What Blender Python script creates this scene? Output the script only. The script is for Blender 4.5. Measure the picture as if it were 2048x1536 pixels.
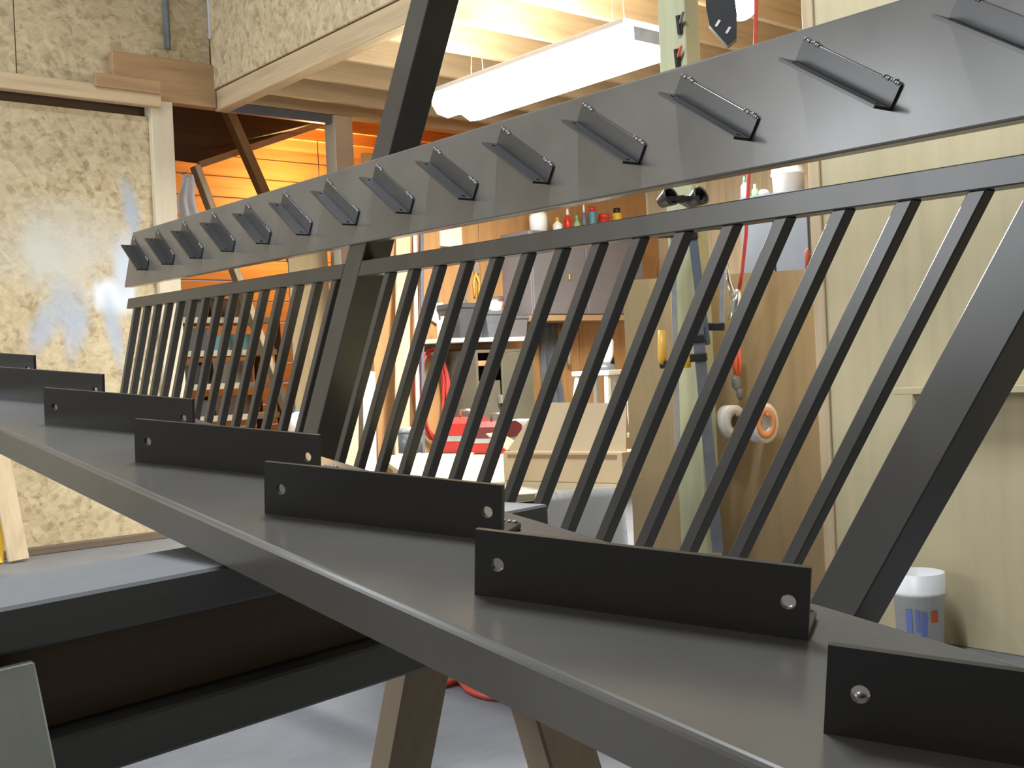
import bpy, bmesh, math, random
from mathutils import Vector, Matrix
random.seed(7)
sc = bpy.context.scene
for o in list(bpy.data.objects): bpy.data.objects.remove(o)
C = sc.collection

# ------------------------------------------------------------------ camera
H0 = 0.95                                  # lens height above the floor
F = 2285.72                                # focal length in pixels of the 2048 x 1536 frame
M = Matrix(((0.765405, -0.040866, 0.642251), (-0.641978, 0.021225, 0.76643), (-0.044952, -0.998939, -0.009989)))
cam_d = bpy.data.cameras.new('camera'); cam = bpy.data.objects.new('camera', cam_d); C.objects.link(cam)
cam_d.sensor_width = 36; cam_d.lens = F / 2048 * 36; cam_d.clip_start = 0.02
R = Matrix(((M[0][0], -M[0][1], -M[0][2]), (M[1][0], -M[1][1], -M[1][2]), (M[2][0], -M[2][1], -M[2][2])))
cam.matrix_world = Matrix.Translation((0, 0, H0)) @ R.to_4x4()
sc.camera = cam

# ------------------------------------------------------------------ world, light, exposure
w = bpy.data.worlds.new('world'); sc.world = w; w.use_nodes = True
w.node_tree.nodes['Background'].inputs[0].default_value = (0.75, 0.85, 1.0, 1)
w.node_tree.nodes['Background'].inputs[1].default_value = 0.25
vs = sc.view_settings
vs.view_transform = 'Standard'; vs.look = 'None'; vs.gamma = 1; vs.use_curve_mapping = False
vs.exposure = 0.85
def area(name, loc, tgt, sx, sy, power, col):
    l = bpy.data.lights.new(name, 'AREA'); l.shape = 'RECTANGLE'; l.size = sx; l.size_y = sy; l.energy = power; l.color = col
    o = bpy.data.objects.new(name, l); C.objects.link(o); o.location = loc
    o.rotation_euler = (Vector(tgt) - Vector(loc)).to_track_quat('-Z', 'Y').to_euler()
    return o
def bulb(name, loc, power, col, r=0.06):
    l = bpy.data.lights.new(name, 'POINT'); l.energy = power; l.color = col; l.shadow_soft_size = r
    o = bpy.data.objects.new(name, l); C.objects.link(o); o.location = loc
    return o
# daylight through the two windows in the left-hand wall (set far down the bay)
area('window_daylight', (-3.93, 3.9, 2.3), (0, 4.1, 1.6), 1.5, 1.9, 55, (0.90, 0.95, 1.0))
area('window_daylight', (-3.93, 5.9, 2.3), (0, 5.9, 1.6), 1.5, 1.9, 85, (0.90, 0.95, 1.0))
# ceiling tubes of the main bay (their housings are built below)
TUBES = [(-1.9, 4.9), (0.9, 4.9), (1.2, 1.9)]  # last one is added out of view to brighten the flat stringer's web
for x, y in TUBES:
    area('ceiling_tube_light', (x, y, 4.33), (x, y, 0), 1.3, 0.12, 22 if y > 4 else 75, (0.88, 0.94, 1.0))

# ------------------------------------------------------------------ pixel helpers
def ray(px, py):
    return M @ Vector(((px - 1024) / F, (py - 768) / F, 1.0))
def onx(px, py, X): r = ray(px, py); t = X / r.x; return Vector((X, r.y * t, H0 + r.z * t))
def ony(px, py, Y): r = ray(px, py); t = Y / r.y; return Vector((r.x * t, Y, H0 + r.z * t))
def onz(px, py, Z): r = ray(px, py); t = (Z - H0) / r.z; return Vector((r.x * t, r.y * t, Z))
def att(px, py, t): r = ray(px, py); return Vector((r.x * t, r.y * t, H0 + r.z * t))

# ------------------------------------------------------------------ materials
def newmat(name):
    m = bpy.data.materials.new(name); m.use_nodes = True
    return m, m.node_tree, m.node_tree.nodes['Principled BSDF']
def coords(nt, scale=(1, 1, 1), rot=(0, 0, 0)):
    tc = nt.nodes.new('ShaderNodeTexCoord'); mp = nt.nodes.new('ShaderNodeMapping')
    mp.inputs['Scale'].default_value = scale; mp.inputs['Rotation'].default_value = rot
    nt.links.new(tc.outputs['Object'], mp.inputs['Vector']); return mp.outputs['Vector']
def noise(nt, vec, scale, detail=3, rough=0.55):
    n = nt.nodes.new('ShaderNodeTexNoise'); n.inputs['Scale'].default_value = scale
    n.inputs['Detail'].default_value = detail; n.inputs['Roughness'].default_value = rough
    nt.links.new(vec, n.inputs['Vector']); return n.outputs['Fac']
def ramp(nt, fac, stops):
    r = nt.nodes.new('ShaderNodeValToRGB'); el = r.color_ramp.elements
    while len(el) < len(stops): el.new(0.5)
    for e, (p, c) in zip(el, stops): e.position = p; e.color = (*c, 1)
    nt.links.new(fac, r.inputs['Fac']); return r.outputs['Color']
def mixc(nt, fac, a, b, mode='MIX'):
    n = nt.nodes.new('ShaderNodeMix'); n.data_type = 'RGBA'; n.blend_type = mode
    for s, v in ((n.inputs[0], fac), (n.inputs[6], a), (n.inputs[7], b)):
        if hasattr(v, 'node'): nt.links.new(v, s)
        elif isinstance(v, (int, float)): s.default_value = v
        else: s.default_value = (*v, 1)
    return n.outputs[2]
def math_(nt, op, a, b=None, clamp=False):
    n = nt.nodes.new('ShaderNodeMath'); n.operation = op; n.use_clamp = clamp
    for i, v in enumerate((a, b)):
        if v is None: continue
        if hasattr(v, 'node'): nt.links.new(v, n.inputs[i])
        else: n.inputs[i].default_value = v
    return n.outputs[0]
def bump(nt, b, h, strength=0.2, dist=0.01):
    n = nt.nodes.new('ShaderNodeBump'); n.inputs['Strength'].default_value = strength; n.inputs['Distance'].default_value = dist
    nt.links.new(h, n.inputs['Height']); nt.links.new(n.outputs['Normal'], b.inputs['Normal'])
def sh(c, k): return tuple(min(1, x * k) for x in c)

def plain(name, col, rough=0.5, metal=0.0, var=0.25, scale=6, spec=0.5):
    m, nt, b = newmat(name)
    v = coords(nt); n = noise(nt, v, scale, 4)
    nt.links.new(ramp(nt, n, [(0.25, sh(col, 1 - var)), (0.75, sh(col, 1 + var))]), b.inputs['Base Color'])
    b.inputs['Roughness'].default_value = rough; b.inputs['Metallic'].default_value = metal
    b.inputs['Specular IOR Level'].default_value = spec
    return m
def wood(name, col, axis='z', rough=0.65, var=0.28, fine=1.0):
    m, nt, b = newmat(name)
    s = {'x': (0.6, 9, 9), 'y': (9, 0.6, 9), 'z': (9, 9, 0.6)}[axis]
    v = coords(nt, tuple(k * fine for k in s)); n = noise(nt, v, 2.2, 5, 0.6)
    v2 = coords(nt); n2 = noise(nt, v2, 1.7, 3)
    c = ramp(nt, n, [(0.28, sh(col, 1 - var)), (0.5, col), (0.75, sh(col, 1 + var * 0.6))])
    c = mixc(nt, math_(nt, 'MULTIPLY', n2, 0.35), c, sh(col, 0.62))
    nt.links.new(c, b.inputs['Base Color']); b.inputs['Roughness'].default_value = rough
    bump(nt, b, n, 0.15, 0.004)
    return m
def osb(name, light, mid, dark, sprays=None, rot=(0, 0, 0)):
    m, nt, b = newmat(name)
    base = coords(nt)
    wob = noise(nt, base, 3.0, 3)
    cols = []
    for i, (rx, sc_) in enumerate((((0.5), (1, 1, 0.34)), ((-0.8), (1, 1, 0.36)), ((1.4), (0.9, 0.9, 0.4)))):
        v0 = coords(nt, (1, 1, 1), (rx, rx, 0.3 * i)); mp2 = nt.nodes.new('ShaderNodeMapping'); mp2.inputs['Scale'].default_value = sc_
        nt.links.new(v0, mp2.inputs['Vector']); v = mp2.outputs['Vector']
        add = nt.nodes.new('ShaderNodeVectorMath'); add.operation = 'ADD'
        nt.links.new(v, add.inputs[0])
        nc = nt.nodes.new('ShaderNodeTexNoise'); nc.inputs['Scale'].default_value = 5; nt.links.new(v, nc.inputs['Vector'])
        scl = nt.nodes.new('ShaderNodeVectorMath'); scl.operation = 'SCALE'; scl.inputs['Scale'].default_value = 0.12
        nt.links.new(nc.outputs['Color'], scl.inputs[0]); nt.links.new(scl.outputs[0], add.inputs[1])
        vo = nt.nodes.new('ShaderNodeTexVoronoi'); vo.inputs['Scale'].default_value = (30, 38, 46)[i]
        nt.links.new(add.outputs[0], vo.inputs['Vector'])
        sp = nt.nodes.new('ShaderNodeSeparateColor'); nt.links.new(vo.outputs['Color'], sp.inputs[0]); cols.append(sp.outputs[0])
    f = math_(nt, 'ADD', math_(nt, 'MULTIPLY', cols[0], 0.42), math_(nt, 'ADD', math_(nt, 'MULTIPLY', cols[1], 0.33), math_(nt, 'MULTIPLY', cols[2], 0.25)))
    c = ramp(nt, f, [(0.05, dark), (0.42, mid), (0.85, light)])
    c = mixc(nt, math_(nt, 'MULTIPLY', wob, 0.3), c, mid)
    if sprays:                                           # overspray marks on the board itself
        sep = nt.nodes.new('ShaderNodeSeparateXYZ'); nt.links.new(base, sep.inputs[0])
        nz = noise(nt, base, 2.6, 4); nf = noise(nt, coords(nt, (7, 7, 1.3)), 2.0, 4)
        for cx, cz, ax, az, ang, col, k in sprays:
            dx = math_(nt, 'SUBTRACT', sep.outputs['X'], cx); dz = math_(nt, 'SUBTRACT', sep.outputs['Z'], cz)
            ca, sa = math.cos(ang), math.sin(ang)
            u = math_(nt, 'ADD', math_(nt, 'MULTIPLY', dx, ca / ax), math_(nt, 'MULTIPLY', dz, sa / ax))
            v = math_(nt, 'ADD', math_(nt, 'MULTIPLY', dx, -sa / az), math_(nt, 'MULTIPLY', dz, ca / az))
            r = math_(nt, 'SQRT', math_(nt, 'ADD', math_(nt, 'MULTIPLY', u, u), math_(nt, 'MULTIPLY', v, v)))
            r = math_(nt, 'ADD', r, math_(nt, 'MULTIPLY', math_(nt, 'SUBTRACT', nz, 0.5), 1.0))
            r = math_(nt, 'ADD', r, math_(nt, 'MULTIPLY', math_(nt, 'SUBTRACT', nf, 0.5), 1.0))
            fac = math_(nt, 'MULTIPLY', math_(nt, 'SUBTRACT', 1.35, r, True), k, True)
            c = mixc(nt, fac, c, col)
    nt.links.new(c, b.inputs['Base Color']); b.inputs['Roughness'].default_value = 0.7
    bump(nt, b, f, 0.12, 0.004)
    return m

OL, OM, OD = (0.64, 0.54, 0.36), (0.50, 0.40, 0.245), (0.30, 0.22, 0.125)
def paint_steel(name, col, rough):
    m, nt, b = newmat(name)
    v = coords(nt); n = noise(nt, v, 26, 5); n2 = noise(nt, v, 3.2, 3)
    nt.links.new(ramp(nt, n2, [(0.3, sh(col, 0.85)), (0.7, sh(col, 1.15))]), b.inputs['Base Color'])
    r = math_(nt, 'ADD', math_(nt, 'MULTIPLY', n2, 0.12), rough - 0.06)
    nt.links.new(r, b.inputs['Roughness'])
    b.inputs['Specular IOR Level'].default_value = 0.5
    bump(nt, b, n, 0.03, 0.001)
    return m
MT = {}
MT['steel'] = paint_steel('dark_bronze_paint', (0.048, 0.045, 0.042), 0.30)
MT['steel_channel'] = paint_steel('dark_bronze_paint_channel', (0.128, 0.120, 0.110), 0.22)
MT['steel_angle'] = paint_steel('dark_bronze_paint_shaded', (0.040, 0.039, 0.039), 0.30)  # same bronze paint as the channel, darkened to hold the angles' shade
MT['weld'] = plain('weld_metal', (0.22, 0.21, 0.21), 0.35, 0.5, 0.3, 60)
MT['osb'] = osb('osb_board', OL, OM, OD)
MT['ply'] = wood('pale_plywood', (0.62, 0.535, 0.335), 'z', 0.6, 0.10)
MT['ply_orange'] = wood('orange_plywood', (0.50, 0.27, 0.11), 'z', 0.6, 0.2)
MT['ply_brown'] = wood('brown_plywood', (0.38, 0.285, 0.155), 'z', 0.6, 0.15)
MT['pine_x'] = wood('pine_lumber_across', (0.58, 0.44, 0.27), 'x')
MT['pine_y'] = wood('pine_lumber_along', (0.58, 0.44, 0.27), 'y')
MT['pine_z'] = wood('pine_lumber_upright', (0.60, 0.47, 0.30), 'z')
MT['cream_z'] = wood('pale_lumber_upright', (0.66, 0.58, 0.43), 'z', 0.6, 0.12)
MT['brown_x'] = wood('brown_timber', (0.42, 0.26, 0.13), 'x')
MT['orange_x'] = wood('orange_boards', (0.60, 0.30, 0.10), 'x', 0.6, 0.3)
MT['dark_ply'] = wood('dark_stained_board_and_shade', (0.085, 0.045, 0.022), 'x', 0.7, 0.3)
MT['saw_top'] = wood('grey_weathered_lumber', (0.20, 0.205, 0.215), 'x', 0.6, 0.15)
MT['saw_brown'] = wood('brown_worn_lumber', (0.16, 0.115, 0.08), 'x', 0.7, 0.3)
MT['saw_dark'] = wood('dark_grey_lumber', (0.15, 0.155, 0.16), 'x', 0.65, 0.2)
MT['saw_leg'] = wood('worn_leg_lumber', (0.32, 0.25, 0.17), 'z', 0.7, 0.25)
MT['saw_leg_grey'] = wood('grey_leg_lumber', (0.56, 0.60, 0.53), 'z', 0.7, 0.15)
MT['insul'] = plain('grey_white_board', (0.55, 0.57, 0.60), 0.8, 0, 0.1, 2)
MT['cardboard'] = plain('cardboard', (0.74, 0.57, 0.36), 0.8, 0, 0.06, 3)
MT['white_pl'] = plain('white_plastic', (0.80, 0.80, 0.80), 0.4, 0, 0.04)
MT['white_paint'] = plain('cream_paint', (0.74, 0.70, 0.60), 0.5, 0, 0.06)
MT['black_pl'] = plain('black_plastic', (0.02, 0.02, 0.022), 0.4, 0, 0.2)
MT['grey_cab'] = plain('grey_enamel', (0.17, 0.155, 0.165), 0.45, 0, 0.08)
MT['bluegrey'] = plain('blue_grey_enamel', (0.13, 0.15, 0.19), 0.4, 0, 0.1)
MT['locker_grey'] = plain('locker_enamel', (0.075, 0.085, 0.105), 0.45, 0, 0.1)
MT['cloth_grey'] = plain('grey_cloth', (0.22, 0.24, 0.28), 0.9, 0, 0.15, 12)
MT['cloth_white'] = plain('white_cloth', (0.75, 0.75, 0.78), 0.9, 0, 0.12, 9)
MT['cloth_blue'] = plain('blue_cloth', (0.09, 0.19, 0.62), 0.85, 0, 0.15, 12)
MT['red_hose'] = plain('red_rubber', (0.55, 0.06, 0.045), 0.45, 0, 0.2, 10)
MT['red_paint'] = plain('red_enamel', (0.62, 0.03, 0.02), 0.35, 0, 0.1)
MT['dkred'] = plain('dark_red_enamel', (0.16, 0.02, 0.02), 0.4, 0, 0.2)
MT['orange_red'] = plain('orange_red_plastic', (0.75, 0.14, 0.06), 0.4, 0, 0.1)
MT['pale_orange'] = plain('pale_orange_print', (0.80, 0.36, 0.16), 0.5, 0, 0.1)
MT['galv'] = plain('galvanised_metal', (0.50, 0.52, 0.54), 0.35, 0.6, 0.15, 15)
MT['greymetal'] = plain('grey_bar_metal', (0.20, 0.22, 0.25), 0.4, 0.4, 0.2, 15)
MT['chrome'] = plain('bright_metal', (0.75, 0.76, 0.78), 0.2, 0.9, 0.05)
MT['olive'] = plain('olive_grey_paint', (0.13, 0.115, 0.08), 0.6, 0, 0.2, 4)
MT['darkbin'] = plain('charcoal_plastic', (0.07, 0.072, 0.08), 0.5, 0, 0.2)
MT['brass'] = plain('brass', (0.62, 0.42, 0.12), 0.35, 0.7, 0.1)
MT['yellow'] = plain('yellow_paint', (0.80, 0.48, 0.03), 0.5, 0, 0.08)
MT['green'] = plain('green_plastic', (0.25, 0.48, 0.22), 0.5, 0, 0.1)
MT['teal'] = plain('teal_plastic', (0.10, 0.26, 0.30), 0.5, 0, 0.1)
MT['blue_print'] = plain('blue_print', (0.16, 0.22, 0.55), 0.5, 0, 0.1)
MT['amber'] = plain('amber_plastic', (0.72, 0.40, 0.06), 0.4, 0, 0.1)
MT['greenpost'] = wood('treated_green_lumber', (0.46, 0.47, 0.30), 'z', 0.7, 0.18)
MT['translucent'] = plain('clear_plastic', (0.62, 0.65, 0.70), 0.25, 0, 0.2, 12)
m, nt, b = newmat('concrete')
v = coords(nt); n1 = noise(nt, v, 1.3, 6, 0.6); n2 = noise(nt, coords(nt, (2, 14, 1), (0, 0, 0.5)), 2.5, 5, 0.7)
c = ramp(nt, n1, [(0.3, (0.17, 0.18, 0.20)), (0.7, (0.29, 0.30, 0.32))])
c = mixc(nt, math_(nt, 'MULTIPLY', n2, 0.55), c, (0.10, 0.105, 0.12))
nt.links.new(c, b.inputs['Base Color']); b.inputs['Roughness'].default_value = 0.55; bump(nt, b, n2, 0.1, 0.004)
MT['concrete'] = m
def emit(name, col, k):
    m, nt, b = newmat(name)
    b.inputs['Base Color'].default_value = (*col, 1); b.inputs['Emission Color'].default_value = (*col, 1)
    b.inputs['Emission Strength'].default_value = k
    return m
MT['tube'] = emit('fluorescent_tube', (0.96, 1.0, 0.95), 10)
MT['sky_glass'] = plain('window_glass', (0.8, 0.85, 0.9), 0.05, 0, 0.02)

# ------------------------------------------------------------------ mesh helpers
class MB:
    def __init__(s): s.bm = bmesh.new()
    def box(s, lo, hi, bev=0.0, mat=None):
        lo, hi = Vector(lo), Vector(hi); b = bmesh.new()
        bmesh.ops.create_cube(b, size=1.0)
        for v in b.verts: v.co = Vector([lo[i] + (v.co[i] + 0.5) * (hi[i] - lo[i]) for i in range(3)])
        if bev: bmesh.ops.bevel(b, geom=b.edges[:], offset=bev, segments=1, affect='EDGES')
        return s._merge(b, mat)
    def beam(s, a, b_, wx, wy, up=(0, 0, 1), bev=0.0, roll=0.0):
        """bar of section wx (sideways) by wy (towards up) from a to b_"""
        a, b_ = Vector(a), Vector(b_); z = (b_ - a).normalized(); u = Vector(up)
        x = u.cross(z)
        if x.length < 1e-4: x = Vector((1, 0, 0)).cross(z)
        x.normalize(); y = z.cross(x)
        mt = Matrix((x, y, z)).transposed().to_4x4(); mt.translation = a
        if roll: mt = mt @ Matrix.Rotation(roll, 4, 'Z')
        return s.box((-wx / 2, -wy / 2, 0), (wx / 2, wy / 2, (b_ - a).length), bev, mt)
    def prism(s, poly, depth, mat=None):
        """poly: (x, y) outline extruded from z=0 to z=depth"""
        b = bmesh.new()
        lo = [b.verts.new((x, y, 0)) for x, y in poly]; hi = [b.verts.new((x, y, depth)) for x, y in poly]
        b.faces.new(lo[::-1]); b.faces.new(hi); n = len(poly)
        for i in range(n): b.faces.new((lo[i], lo[(i + 1) % n], hi[(i + 1) % n], hi[i]))
        bmesh.ops.recalc_face_normals(b, faces=b.faces[:])
        return s._merge(b, mat)
    def lathe(s, prof, n=20, mat=None):
        b = bmesh.new(); rings = []
        for r, z in prof:
            if r < 1e-5: rings.append([b.verts.new((0, 0, z))])
            else: rings.append([b.verts.new((r * math.cos(2 * math.pi * i / n), r * math.sin(2 * math.pi * i / n), z)) for i in range(n)])
        for A, B in zip(rings, rings[1:]):
            if len(A) == 1 and len(B) == 1: continue
            for i in range(n):
                j = (i + 1) % n
                if len(A) == 1: b.faces.new((A[0], B[j], B[i]))
                elif len(B) == 1: b.faces.new((A[i], A[j], B[0]))
                else: b.faces.new((A[i], A[j], B[j], B[i]))
        bmesh.ops.recalc_face_normals(b, faces=b.faces[:])
        for f in b.faces: f.smooth = True
        return s._merge(b, mat)
    def tube(s, pts, r, n=8, closed=False):
        b = bmesh.new(); pts = [Vector(p) for p in pts]; rings = []; N = len(pts)
        ref = Vector((0.31, 0.22, 0.92))
        for i, p in enumerate(pts):
            t = (pts[(i + 1) % N] - pts[i - 1]) if closed else (pts[min(i + 1, N - 1)] - pts[max(i - 1, 0)])
            t.normalize(); x = ref.cross(t); x.normalize(); y = t.cross(x)
            rr = r[i] if isinstance(r, (list, tuple)) else r
            rings.append([b.verts.new(p + x * rr * math.cos(2 * math.pi * k / n) + y * rr * math.sin(2 * math.pi * k / n)) for k in range(n)])
        for i in range(N if closed else N - 1):
            A, B = rings[i], rings[(i + 1) % N]
            for k in range(n): b.faces.new((A[k], A[(k + 1) % n], B[(k + 1) % n], B[k]))
        if not closed: b.faces.new(rings[0][::-1]); b.faces.new(rings[-1])
        bmesh.ops.recalc_face_normals(b, faces=b.faces[:])
        for f in b.faces: f.smooth = True
        return s._merge(b, None)
    def ball(s, c, r, sub=1, sq=(1, 1, 1)):
        b = bmesh.new(); bmesh.ops.create_icosphere(b, subdivisions=sub, radius=1)
        for v in b.verts: v.co = Vector(c) + Vector([v.co[i] * r * sq[i] for i in range(3)])
        for f in b.faces: f.smooth = True
        return s._merge(b, None)
    def grid(s, fn, nu, nv, thick=0.0):
        b = bmesh.new(); vs_ = [[b.verts.new(fn(i / nu, j / nv)) for j in range(nv + 1)] for i in range(nu + 1)]
        for i in range(nu):
            for j in range(nv): b.faces.new((vs_[i][j], vs_[i + 1][j], vs_[i + 1][j + 1], vs_[i][j + 1]))
        if thick: bmesh.ops.solidify(b, geom=b.faces[:], thickness=thick)
        for f in b.faces: f.smooth = True
        return s._merge(b, None)
    def _merge(s, b, mat):
        if mat is not None: bmesh.ops.transform(b, matrix=mat, verts=b.verts[:])
        me = bpy.data.meshes.new('tmp'); b.to_mesh(me); b.free(); s.bm.from_mesh(me); bpy.data.meshes.remove(me)
        return s
    def mesh(s, name):
        me = bpy.data.meshes.new(name); s.bm.to_mesh(me); s.bm.free(); return me
def link(name, me, mat, parent=None, loc=None):
    o = bpy.data.objects.new(name, me); C.objects.link(o)
    if mat is not None and not me.materials: me.materials.append(MT[mat] if isinstance(mat, str) else mat)
    if parent is not None: o.parent = parent
    if loc is not None: o.location = loc
    return o
def part(name, mb, mat, parent, loc=None): return link(name, mb.mesh(name), mat, parent, loc)
def tag(o, label, cat, group=None):
    o['label'] = label; o['category'] = cat
    if group: o['group'] = group
    return o
def thing(name, label, cat, loc=(0, 0, 0), rz=0.0, group=None):
    o = bpy.data.objects.new(name, None); C.objects.link(o); o.location = loc; o.rotation_euler = (0, 0, rz); o.empty_display_size = 0.1
    return tag(o, label, cat, group)
def struct(name, mb, mat, parent=None):
    o = link(name, mb.mesh(name), mat, parent)
    if parent is None: o['kind'] = 'structure'
    return o
def sroot(name):
    o = bpy.data.objects.new(name, None); C.objects.link(o); o['kind'] = 'structure'; return o
def solo(name, mb, mat, label, cat, loc=(0, 0, 0), rz=0.0, group=None):
    o = link(name, mb.mesh(name), mat, None, loc); o.rotation_euler = (0, 0, rz); return tag(o, label, cat, group)

# ================================================================== the building
XW, YW, XE, YB = 3.45, 7.10, 7.0, 6.4     # bay edge / plywood wall, far wall, bay end wall, bench wall
ZH = 2.95                                 # underside of the loft joists
CEIL = 4.6
XL, YN = -4.0, -9.0
struct('floor', MB().box((XL - 0.2, YN - 0.2, -0.15), (XE + 0.3, 11.2, 0)), 'concrete')
struct('ceiling', MB().box((XL - 0.2, YN - 0.2, CEIL), (XW + 0.12, YW + 0.1, CEIL + 0.1)), 'insul')
# left wall of the main bay with two windows
wl = sroot('wall_left')
for lo, hi in (((XL - 0.12, YN, 0), (XL, 2.9, CEIL)), ((XL - 0.12, 4.9, 0), (XL, 4.95, CEIL)), ((XL - 0.12, 6.95, 0), (XL, YW, CEIL)),
               ((XL - 0.12, 2.9, 0), (XL, 4.9, 1.5)), ((XL - 0.12, 2.9, 3.1), (XL, 4.9, CEIL)),
               ((XL - 0.12, 4.95, 0), (XL, 6.95, 1.5)), ((XL - 0.12, 4.95, 3.1), (XL, 6.95, CEIL))):
    struct('osb_sheet', MB().box(lo, hi), 'osb', wl)
for i, y0 in enumerate((2.9, 4.95)):
    wn = sroot('window_%d' % (i + 1))
    fr = MB()
    for lo, hi in (((XL - 0.12, y0, 1.5), (XL + 0.0, y0 + 0.05, 3.1)), ((XL - 0.12, y0 + 1.95, 1.5), (XL, y0 + 2.0, 3.1)),
                   ((XL - 0.12, y0 + 0.05, 1.5), (XL, y0 + 1.95, 1.55)), ((XL - 0.12, y0 + 0.05, 3.05), (XL, y0 + 1.95, 3.1)), ((XL - 0.1, y0 + 0.98, 1.55), (XL - 0.04, y0 + 1.02, 3.05))):
        fr.box(lo, hi)
    struct('window_frame', fr, 'white_paint', wn)
    struct('pane', MB().box((XL - 0.08, y0 + 0.05, 1.55), (XL - 0.07, y0 + 0.98, 3.05)), 'sky_glass', wn)
    struct('pane', MB().box((XL - 0.08, y0 + 1.02, 1.55), (XL - 0.07, y0 + 1.95, 3.05)), 'sky_glass', wn)
struct('wall_near', MB().box((XL, YN - 0.1, 0), (XW, YN, CEIL)), 'osb')

# far wall of the main bay (OSB), sliding door, header
pL, pR = ony(297, 400, YW), ony(340, 400, YW)
XD0, XD1 = pL.x, pR.x                       # jamb post
ZHEAD = ony(338, 203, YW).z                 # underside of the header
wb = sroot('wall_back')
ztop = ZHEAD + 0.2
xs = [XL, -1.55, 0.89, 2.2, XW]
for i in range(4):
    struct('osb_sheet', MB().box((xs[i] + 0.003, YW, ZHEAD), (xs[i + 1] - 0.003, YW + 0.05, CEIL), 0.003), 'osb', wb)
# spray marks on the door, measured on its plane
YD = YW - 0.06
def spr(px, py, wpx, hpx, ang, col, k):
    p = ony(px, py, YD); t = (p - Vector((0, 0, H0))).length
    return (p.x, p.z, wpx * 9.2 / F * 0.5, hpx * 9.2 / F * 0.5, ang, col, k)
WHT, BLU = (0.58, 0.58, 0.54), (0.40, 0.46, 0.57)
sprays = [spr(120, 490, 210, 120, 0.1, WHT, 0.6), spr(85, 510, 60, 90, 0.25, WHT, 0.7), spr(160, 520, 60, 80, -0.1, WHT, 0.5),
          spr(262, 420, 26, 90, 0.1, BLU, 0.9), spr(222, 590, 70, 60, 0.0, (0.74, 0.80, 0.90), 1.4), spr(246, 540, 34, 110, -0.1, (0.56, 0.62, 0.72), 1.0),
          spr(128, 620, 60, 80, -0.5, BLU, 0.75), spr(85, 655, 34, 80, -0.4, BLU, 0.75), spr(155, 662, 36, 80, -0.35, BLU, 0.75), spr(226, 655, 30, 110, 0.15, BLU, 0.9)]
MT['osb_spray'] = osb('osb_board_sprayed', OL, OM, OD, sprays)
zdoor = 0.5 * (ony(0, 186, YD - 0.08).z + ony(297, 206, YD - 0.08).z) - 0.045
struct('shadow_gap_strip', MB().box((XL + 0.02, YW - 0.004, zdoor - 0.05), (XD0, YW + 0.03, ZHEAD - 0.002)), 'dark_ply')  # dark strip standing in for the shadow under the header boards
dr = sroot('door_1')
struct('door_sheet', MB().box((XL + 0.02, YD, 0.03), (XL + 3.2, YW - 0.005, zdoor), 0.003), 'osb', dr)
struct('door_sheet', MB().box((XL + 3.206, YD, 0.03), (XD0, YW - 0.005, zdoor), 0.003), 'osb_spray', dr)
struct('door_jamb', MB().box((XD0, YD - 0.05, 0.0), (XD1, YW + 0.02, ZHEAD - 0.03), 0.004), 'cream_z', dr)
struct('door_sill', MB().box((1.9, YD - 0.07, 0.0), (XD0 - 0.01, YD - 0.005, 0.045), 0.004), 'saw_brown', dr)
# header boards above the door
a, b_ = ony(0, 128, YD - 0.08), ony(0, 186, YD - 0.08)
zt, zb = 0.5 * (a.z + ony(300, 170, YD - 0.08).z), 0.5 * (b_.z + ony(297, 206, YD - 0.08).z)
x1 = ony(318, 180, YD - 0.08).x
struct('trim_1', MB().box((XL + 0.02, YD - 0.11, zb), (x1, YD - 0.045, zt - 0.045), 0.004), 'pine_x')
struct('trim_2', MB().box((ony(190, 165, YD - 0.12).x, YD - 0.135, ony(255, 181, YD - 0.12).z), (x1 - 0.01, YD - 0.112, ony(255, 154, YD - 0.12).z), 0.003), 'brown_x')
p0, p1 = ony(224, 100, YD - 0.02), ony(424, 190, YD - 0.02)
struct('trim_3', MB().box((p0.x, YD - 0.02, zb + 0.06), (XW - 0.01, YW - 0.005, p0.z), 0.004), 'brown_x')
# metal track under the header of the opening
XP0, XP1 = ony(664, 300, YW).x, ony(700, 300, YW).x
struct('trim_4', MB().box((XD1, YW - 0.02, ZHEAD - 0.02), (XP0 + 0.01, YW + 0.03, ZHEAD + 0.045), 0.004), 'bluegrey')
struct('trim_5', MB().box((XW - 0.3, YW - 0.03, ZHEAD + 0.045), (XE, YW + 0.09, ZHEAD + 0.19), 0.004), 'pine_x')
struct('trim_6', MB().box((XP0, YW - 0.05, 0), (XP1, YW + 0.09, ZHEAD + 0.04), 0.004), 'cream_z')
struct('trim_7', MB().box((XD1, YW - 0.0, ZHEAD + 0.05), (XW - 0.3, YW + 0.06, ZHEAD + 0.2)), 'pine_x')
# dark conduit running down the upper boards
p = ony(334, 50, YW - 0.03); q = ony(336, 104, YW - 0.03)
mb = MB().tube([(p.x, YW - 0.025, CEIL - 0.01), (p.x, YW - 0.025, q.z + 0.02)], 0.02, 10)
mb.box((p.x - 0.03, YW - 0.03, q.z + 0.35), (p.x + 0.03, YW - 0.002, q.z + 0.38))
solo('conduit', mb, 'greymetal', 'dark grey electrical conduit running down the bare strand board wall above the sliding door', 'conduit')

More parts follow.
